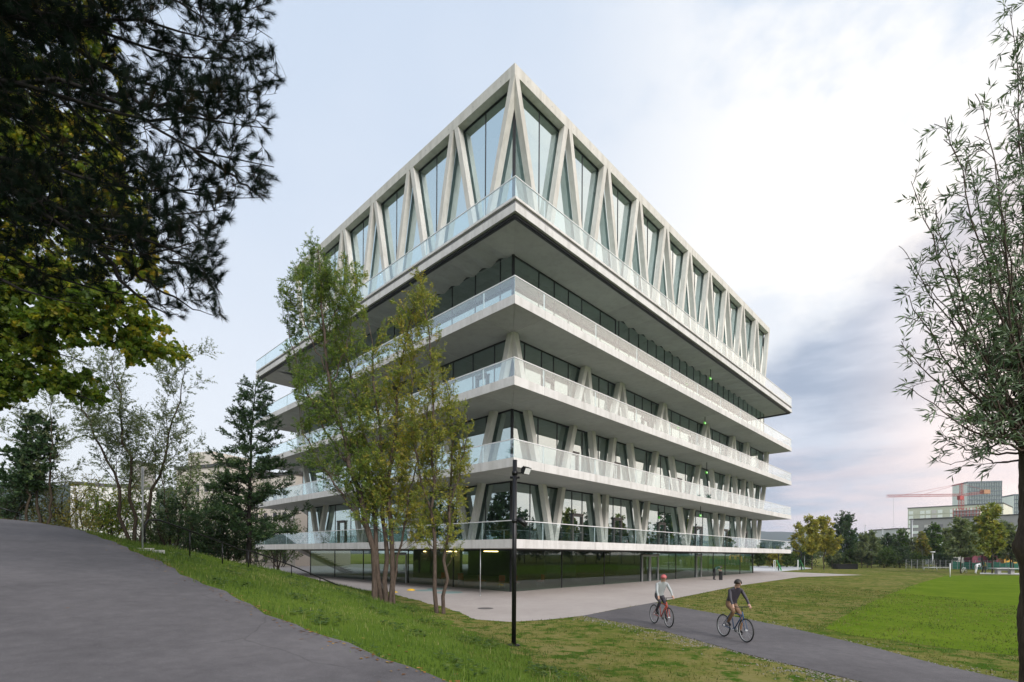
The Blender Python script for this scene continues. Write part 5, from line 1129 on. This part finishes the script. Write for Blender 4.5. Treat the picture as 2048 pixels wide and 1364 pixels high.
# pair by the bicycle under the willows
g = G(1953, 1147); figure('pw', JB, EB, zones_of(EB, 1, 2), [M['skin'], M['cloth_white'], M['cloth_white'], M['cloth_white']], (g.x, g.y, gz(g.y)), .2, 'person all in white bending down under the golden willow', 1.05, ('hood', M['cloth_white']))
STND = dict(BEND, pelvis=(0, 0, .95), waist=(.0, 0, 1.1), chest=(.04, 0, 1.34), neck=(.06, 0, 1.52), head=(.10, 0, 1.64), shL=(.04, .19, 1.42), shR=(.04, -.19, 1.42), elL=(.08, .24, 1.14), elR=(.08, -.24, 1.14), wrL=(.26, .16, 1.0), wrR=(.26, -.16, 1.0), hiL=(0, .1, .9), hiR=(0, -.1, .9), knL=(.04, .11, .48), knR=(.02, -.11, .48), anL=(0, .11, .08), anR=(-.02, -.11, .08), toL=(.15, .12, .04), toR=(.13, -.12, .04))
JS, ES = skeleton(STND); g = G(1971, 1146); figure('po', JS, ES, zones_of(ES, 1, 2), [M['skin'], M['cloth_olive'], M['cloth_dark'], M['black_metal']], (g.x, g.y, gz(g.y)), 2.6, 'person in an olive top and dark trousers standing under the golden willow', .95, ('hair', M['hair_dark']))
g = G(1927, 1146.5); bike((g.x, g.y, gz(g.y)), .4, M['paint_white'], 'pale bicycle parked on the lawn under the olive tree')

# ------------------------------------------------------------------ things beyond the lawn
def goal(px, py, label):
    g = G(px, py); o = empty('small_goal', (g.x, g.y, gz(g.y)+.02), -.55); w, h, d = 1.5, 1.55, .9
    MB().box(-.04, -w, 0, .04, -w+.08, h).build('goal_post', M['paint_white'], o); MB().box(-.04, w-.08, 0, .04, w, h).build('goal_post', M['paint_white'], o); MB().box(-.04, -w+.081, h-.08, .04, w-.081, h-.001).build('crossbar', M['paint_white'], o)
    m = MB()
    for i in range(13):
        y = -w+.1+(2*w-.2)*i/12; m.tube([(d, y, .02), (.35, y, h-.05), (.05, y, h-.04)], .008, 3, False)
    for z in np.linspace(.1, h-.1, 8): x = d-(d-.35)*(z/h); m.tube([(.05, -w+.05, z), (x, -w+.06, z), (x, w-.06, z), (.05, w-.05, z)], .008, 3, False)
    m.build('net', M['net_green'], o); tag(o, label, 'goal')
goal(1549, 1141.5, 'small white goal with green net nearest the glass wall'); goal(1596, 1140, 'small white goal with green net by the yellow willow')
def hoop(px, py, label):
    g = G(px, py); o = empty('basketball_hoop', (g.x, g.y, gz(g.y)+.02), math.pi-.1); MB().tube([(0, 0, 0), (0, 0, 2.2), (.1, 0, 2.7), (.5, 0, 2.95), (1.7, 0, 3.0)], .075, 10).build('post', M['black_metal'], o, True)
    MB().box(1.7, -.75, 2.75, 1.74, .75, 3.4).build('backboard', M['paint_white'], o)
    m = MB(); m.tube([(1.95+.22*math.cos(a), .22*math.sin(a), 2.85) for a in np.linspace(0, 6.28, 17)], .012, 5).tube([(1.74, 0, 2.85), (1.76, 0, 2.85)], .02, 5); m.build('ring', M['rust_red'], o); tag(o, label, 'hoop')
hoop(1557, 1141.5, 'black basketball hoop post beside the nearer small goal'); hoop(1603, 1140, 'black basketball hoop post beside the small goal by the yellow willow')
def post(name, px, pyb, pyt, r, mat, label, cat, top=None, y=None):
    g = G(px, pyb); y = y or g.y; p = P(px, pyb, y); o = empty(name, (p.x, y, gz(y))); h = P(px, pyt, y).z-gz(y); MB().tube([(0, 0, 0), (0, 0, h)], r, 8).build('pole', mat, o, True)
    if top == 'plate': MB().box(-.3, -.02, h-.65, .3, .02, h).build('sign_plate', M['paint_white'], o)
    elif top == 'lamp': MB().tube([(0, 0, h), (0, 0, h+.06), (0, 0, h+.16)], [.08, .36, .30], 14).build('lamp_head', M['paint_white'], o)
    elif top == 'arm': MB().box(-.5, -.06, h-.02, .5, .06, h+.05).build('lamp_arm', mat, o)
    else: MB().tube([(0, 0, h), (0, 0, h+.05)], r*1.3, 8).build('cap', mat, o)
    tag(o, label, cat); return o
post('information_sign', 1564, 1134, 1114, .03, M['galvanised'], 'white information board on a pole between the two small goals', 'sign', 'plate')
post('corner_pole', 1900, 1154, 1127, .05, M['paint_white'], 'white corner pole at the edge of the bright pitch', 'pole')
post('path_lamp', 1865, 1139, 1105, .08, M['galvanised'], 'pale path lamp with a flat head by the wire fence', 'lamp', 'lamp')
post('lamp_post', 2021, 1147, 1092, .07, M['black_metal'], 'black lamp post beside the table-tennis table', 'lamp post', 'arm')
for px, pt, y, lab in ((1790, 1064, 130, 'thin pale mast before the low white building'), (1824, 1040, 140, 'tallest thin mast before the grey building'), (1814, 1066, 138, 'thin mast beside the tallest one'), (1730, 1050, 150, 'thin grey mast behind the slim olive-grey tree'), (1765, 1056, 160, 'thin grey mast over the dark compact tree')):
    post('light_mast', px, 1124, pt, .11, M['galvanised'], lab, 'mast', 'arm', y)
post('slim_post', 1609, 1138, 1112, .04, M['galvanised'], 'slim grey post beside the golden tree', 'post', None)
g = G(1690, 1138); bb = empty('black_planter', (g.x, g.y, gz(g.y)), -.05); wpx = 20.5/F*g.y
MB().box(-wpx, -.6, 0, wpx, .6, .78).build('box', M['black_metal'], bb); MB().box(-wpx-.04, -.64, .781, wpx+.04, .64, .86).build('rim', M['black_metal'], bb); tag(bb, 'long low black box on the lawn before the grey-green trees', 'planter')
g = G(2009, 1148); tt = empty('table_tennis_table', (g.x, g.y, gz(g.y)), -.2); MB().box(-1.4, -.75, .72, 1.4, .75, .79).build('table_top', M['concrete_pale'], tt); MB().box(-.95, -.28, 0, -.55, .28, .719).build('leg', M['wall_grey'], tt); MB().box(.55, -.28, 0, .95, .28, .719).build('leg', M['wall_grey'], tt); MB().box(-.549, -.1, .45, .549, .1, .718).build('stretcher', M['wall_grey'], tt); MB().box(-.01, -.8, .791, .01, .8, .93).build('net', M['galvanised'], tt)
tag(tt, 'grey concrete table-tennis table beside the far lamp post', 'table')
a, b = G(1848, 1140.5), G(1899, 1140.5); lo_r = empty('low_rail', (0, 0, 0)); MB().tube([(a.x, a.y, gz(a.y)+.45), (b.x, b.y, gz(b.y)+.45)], .05, 8).build('rail', M['galvanised'], lo_r, True)
for q in (a, (a+b)/2, b): MB().tube([(q.x, q.y, gz(q.y)), (q.x, q.y, gz(q.y)+.45)], .045, 8).build('post', M['galvanised'], lo_r, True)
tag(lo_r, 'low grey rail on the lawn by the path lamp', 'rail')
# wire fence with posts, green sheeting, vans and covers behind it
fa, fb = P(1812, 1134, 88), P(2075, 1138, 82); fe = empty('wire_fence', (0, 0, 0)); n = 22
for i in range(n+1):
    p = fa.lerp(fb, i/n); MB().tube([(p.x, p.y, gz(p.y)), (p.x, p.y, gz(p.y)+1.6)], .035, 6).build('fence_post', M['galvanised'], fe)
m = MB()
for k in range(6): m.tube([(fa.x, fa.y, gz(fa.y)+.15+.28*k), (fb.x, fb.y, gz(fb.y)+.15+.28*k)], .010, 4, False)
m.build('wires', M['galvanised'], fe); tag(fe, 'long wire fence with grey posts behind the pitch', 'fence')
pa, pb_ = P(1905, 1134, 86), P(2060, 1136, 84); gs = empty('green_sheeting', (0, 0, 0)); v = []; f = []
for i in range(41):
    p = pa.lerp(pb_, i/40); hgt = 1.25+.12*math.sin(i*.9)+.08*math.sin(i*2.1); v += [(p.x, p.y+.06*math.sin(i*1.7), gz(p.y)+.05), (p.x, p.y+.09*math.sin(i*1.3), gz(p.y)+hgt)]
    if i: f.append((2*i-2, 2*i, 2*i+1, 2*i-1))
link('sheet', mesh('sheet', v, f, True), M['tarp_green'], gs); MB().tube([(pa.x, pa.y, gz(pa.y)), (pa.x, pa.y, gz(pa.y)+1.5)], .04, 6).build('post', M['galvanised'], gs); tag(gs, 'green plastic sheeting hung along the wire fence', 'sheeting')
def caravan(px, y, w, h, body, label, round_=.5, cat='caravan', name='caravan'):
    p = P(px, 1134, y); o = empty(name, (p.x, y, gz(y)), -.12); prof_ = [(-w/2, .35), (w/2, .35), (w/2, h*.7), (w/2-round_*.5, h-.12), (w/2-round_*1.2, h), (-w/2+round_*1.2, h), (-w/2+round_*.5, h-.12), (-w/2, h*.7)]
    n_ = len(prof_); v = [(x, -1.0, z) for x, z in prof_]+[(x, 1.0, z) for x, z in prof_]; MB().add(v, [tuple(range(n_)), tuple(range(2*n_-1, n_-1, -1))]+[(i, n_+i, n_+(i+1) % n_, (i+1) % n_) for i in range(n_)]).build('body', body, o)
    for q in (-.28, .12): MB().box(w*q, -1.03, h*.5, w*(q+.2), -1.001, h*.74).build('window', M['pane_dark'], o)
    for q in (-.25, .25): MB().tube([(w*q, -1.02, .32), (w*q, -.8, .32)], .32, 14).build('wheel', M['rubber'], o)
    tag(o, label, cat); return o
caravan(1913, 104, 5.0, 2.5, M['wall_white'], 'white caravan behind the olive tree'); caravan(1998, 100, 6.5, 2.6, M['wall_white'], 'long white caravan between the maroon and the yellow covers')
caravan(1962, 98, 4.6, 2.7, M['maroon'], 'round-topped maroon wagon behind the golden willow', 1.0, 'wagon', 'wagon'); caravan(1880, 106, 4.4, 2.2, M['cloth_grey'], 'grey van behind the green birch', .4, 'van', 'van')
caravan(2034, 97, 6.0, 2.4, M['tarp_yellow'], 'yellow-covered wagon beyond the table-tennis table', 1.3, 'wagon', 'wagon'); caravan(1935, 108, 4.4, 2.3, M['wall_white'], 'white van partly behind the maroon wagon', .4, 'van', 'van')

# ------------------------------------------------------------------ far buildings
def block(name, label, pl_, pr_, yl, yr, ptop, depth, wall_, wins, win_mat, roof=None, pbase=1125, cat='building'):
    """facade from pixel column pl_ at depth yl to pr_ at yr; wins: list of (u0,u1,v0,v1) fractions"""
    A, B = P(pl_, pbase, yl), P(pr_, pbase, yr); top = P(pl_, ptop, yl).z; d = Vector((B.x-A.x, B.y-A.y)); Lh = d.length; ang = math.atan2(d.y, d.x); z0 = gz(yl)-2
    o = empty(name, (A.x, A.y, z0), ang); hgt = top-z0
    MB().box(0, 0, 0, Lh, depth, hgt).build('wall', wall_, o); MB().box(-.25, -.25, hgt+.002, Lh+.25, depth+.25, hgt+.5).build('roof', roof or M['roof_dark'], o)
    for i, (u0, u1, v0, v1) in enumerate(wins):
        m = win_mat[i % len(win_mat)] if isinstance(win_mat, list) else win_mat
        w = MB().box(u0*Lh, -.12, v0*hgt, u1*Lh, -.003, v1*hgt).build('window', m, o)
        MB().box(u0*Lh-.1, -.2, v0*hgt-.12, u1*Lh+.1, -.003, v0*hgt-.004).build('sill', wall_, w)
    tag(o, label, cat); return o, Lh, hgt
def grid(nx_, ny_, u0, u1, v0, v1, fu=.55, fv=.5, skip=None):
    w = []
    for j in range(ny_):
        for i in range(nx_):
            if skip and (i*7+j*3) % skip == 0: continue
            a = u0+(u1-u0)*i/nx_; b = v0+(v1-v0)*j/ny_; w.append((a, a+(u1-u0)/nx_*fu, b, b+(v1-v0)/ny_*fv))
    return w
block('apartment_block', 'long white apartment block with small dark windows behind the autumn shrubs', 140, 312, 92, 100, 968, 14, M['wall_white'], grid(8, 4, .05, .97, .12, .95, .3, .42), M['pane_dark'])
o, Lh, hg = block('apartment_block', 'tall beige apartment block with a stepped roof behind the three thin stems', 352, 450, 84, 80, 940, 14, M['wall_beige'], grid(5, 5, .06, .95, .1, .95, .35, .42), M['pane_dark'])
MB().box(0, 2, hg+.51, Lh*.5, 10, hg+3.2).build('penthouse', M['wall_beige'], o)
block('apartment_block', 'beige apartment block with dark windows behind the tiered young tree', 452, 590, 88, 80, 962, 12, M['wall_beige'], grid(7, 4, .05, .97, .15, .95, .32, .45), M['pane_dark'])
block('chimney_tower', 'slim grey service tower beyond the sparse willow', 258, 278, 110, 110, 926, 5, M['wall_grey'], grid(1, 3, .2, .9, .7, .97, .7, .5), M['pane_pale'])
block('grey_building', 'large dark grey building with pale blinds behind the far trees', 1820, 2075, 230, 195, 1040, 30, M['wall_grey'], grid(9, 4, .02, .99, .42, .95, .5, .45, 11), [M['blind_white'], M['pane_pale'], M['blind_white'], M['recess_grey']])
o, Lh, hg = block('glass_building', 'pale green glass building rising behind the dark grey one', 1815, 2006, 330, 295, 1017, 40, M['glass_green_wall'], grid(15, 6, .01, .99, .45, .97, .80, .70), [M['pane_pale'], M['glass_green_wall'], M['pane_pale'], M['pane_pale'], M['blind_white']])
for px0, px1, py0, py1, y, lab in ((1907, 1960, 1021, 1037, 262, 'unfinished pale storey with scaffolding over the grey building'),):
    A, B = P(px0, py1, y), P(px1, py1, y-8); o = empty('roof_storey', (A.x, A.y, A.z), math.atan2(B.y-A.y, B.x-A.x)); Lh = (B-A).length; hh_ = P(px0, py0, y).z-A.z
    MB().box(0, 0, -8, Lh, 12, hh_).build('wall', M['blind_white'], o)
    for i in range(9): MB().box(Lh*i/8-.15, -.9, -.5, Lh*i/8+.15, -.6, hh_+1).build('scaffold_pole', M['rust_red'], o)
    for i in range(3): MB().box(-.3, -1.0, hh_*i/2.2, Lh+.3, -.02, hh_*i/2.2+.3).build('scaffold_deck', M['wall_grey'], o)
    tag(o, lab, 'building')
block('low_building', 'low cream building left of the dark grey one', 1795, 1818, 250, 250, 1058, 20, M['wall_white'], grid(3, 2, .1, .95, .6, .95, .4, .4), M['pane_dark'])
def tower(label, pl_, pr_, y, ptop, rows_, cols):
    A, B = P(pl_, 1100, y), P(pr_, 1100, y-6); top = P(pl_, ptop, y).z; o = empty('office_tower', (A.x, A.y, gz(y)), math.atan2(B.y-A.y, B.x-A.x)); Lh = Vector((B.x-A.x, B.y-A.y)).length; hgt = top-gz(y)
    MB().box(0, 0, 0, Lh, 22, hgt-.3).build('wall', M['pane_pale'], o)
    for i in range(cols+1): MB().box(Lh*i/cols-.22, -.5, 0, Lh*i/cols+.22, -.02, hgt).build('fin', M['tower_grey'], o)
    z = hgt; dz = 3.6
    while z > hgt*.35: MB().box(-.3, -.55, z-.6, Lh+.3, -.021, z).build('floor_band', M['tower_grey'], o); z -= dz
    MB().box(-.4, -.4, hgt+.01, Lh+.4, 22.4, hgt+.8).build('roof', M['tower_grey'], o); tag(o, label, 'tower')
tower('gridded grey office tower behind the red crane', 1935, 2002, 420, 965, 9, 20); tower('second gridded tower partly behind the young willow trunk', 2028, 2080, 430, 990, 9, 14)
# crane
CY = 275; cb = P(1922, 1035, CY); cr_ = empty('tower_crane', (cb.x, CY, gz(CY)), 0); S = CY/F
def cx_(px, py): q = P(px, py, CY); return Vector((q.x-cb.x, 0, q.z-gz(CY)))
top_ = cx_(1922.5, 967); jb = cx_(1922.5, 990)
def lattice(a, b, w, n, r, name, mat):
    m = MB(); d = (b-a); ax = d.normalized(); s1 = ax.cross(Vector((0, 1, 0))); s1 = s1.normalized() if s1.length > .1 else Vector((1, 0, 0)); s2 = ax.cross(s1)
    cs = [(s1*sx+s2*sy)*w for sx, sy in ((-1, -1), (1, -1), (1, 1), (-1, 1))]
    for c in cs: m.tube([a+c, b+c], r, 5)
    for i in range(n):
        p, q = a+d*(i/n), a+d*((i+1)/n)
        for k in range(4): m.tube([p+cs[k], q+cs[(k+1) % 4]], r*.6, 4, False); m.tube([p+cs[k], p+cs[(k+1) % 4]], r*.6, 4, False)
    return m.build(name, mat, cr_)
lattice(Vector((0, 0, 0)), jb, .80, 24, .10, 'mast', M['crane_red']); lattice(jb, top_, .5, 4, .10, 'tower_head', M['crane_red'])
tipj = cx_(1774, 992); lattice(jb+Vector((-1, 0, 0)), tipj, .55, 26, .085, 'jib', M['crane_red']); cj = cx_(1978, 983); lattice(jb+Vector((1, 0, 0)), cj, .55, 10, .09, 'counter_jib', M['crane_red'])
m = MB(); m.box(cj.x-3.8, -1.2, cj.z-1.3, cj.x-.4, 1.2, cj.z+.9); m.build('counterweight', M['crane_orange'], cr_); MB().box(-2.6, -2.2, jb.z-2.8, -.6, -.4, jb.z-.6).build('cab', M['crane_red'], cr_)
MB().tube([top_, cx_(1840, 991)], .07, 4).tube([top_, cj], .07, 4).tube([top_, cx_(1795, 992)], .06, 4).build('tie_bar', M['crane_red'], cr_)
hk = cx_(1787, 993); MB().tube([hk, hk+Vector((0, 0, -20))], .06, 4).build('hoist_rope', M['galvanised'], cr_); MB().box(hk.x-.5, -.5, hk.z-21, hk.x+.5, .5, hk.z-20).build('hook_block', M['crane_red'], cr_)
tag(cr_, 'red tower crane with a long jib before the office tower', 'crane')

# thin evening haze round the whole place
HZ = MB().box(-3150, -2650, -8, 3350, 6150, 190).build('haze', None); t = NT('haze_air'); pv = t.n('ShaderNodeVolumePrincipled'); t.set(pv, 'Color', (.78, .86, 1.0)); pv.inputs['Density'].default_value = .0002; pv.inputs['Anisotropy'].default_value = .2
t.L.new(pv.outputs[0], t.out.inputs['Volume']); HZ.data.materials.append(t.m); tag(HZ, 'thin bluish evening haze over the whole place', 'haze', kind='stuff')
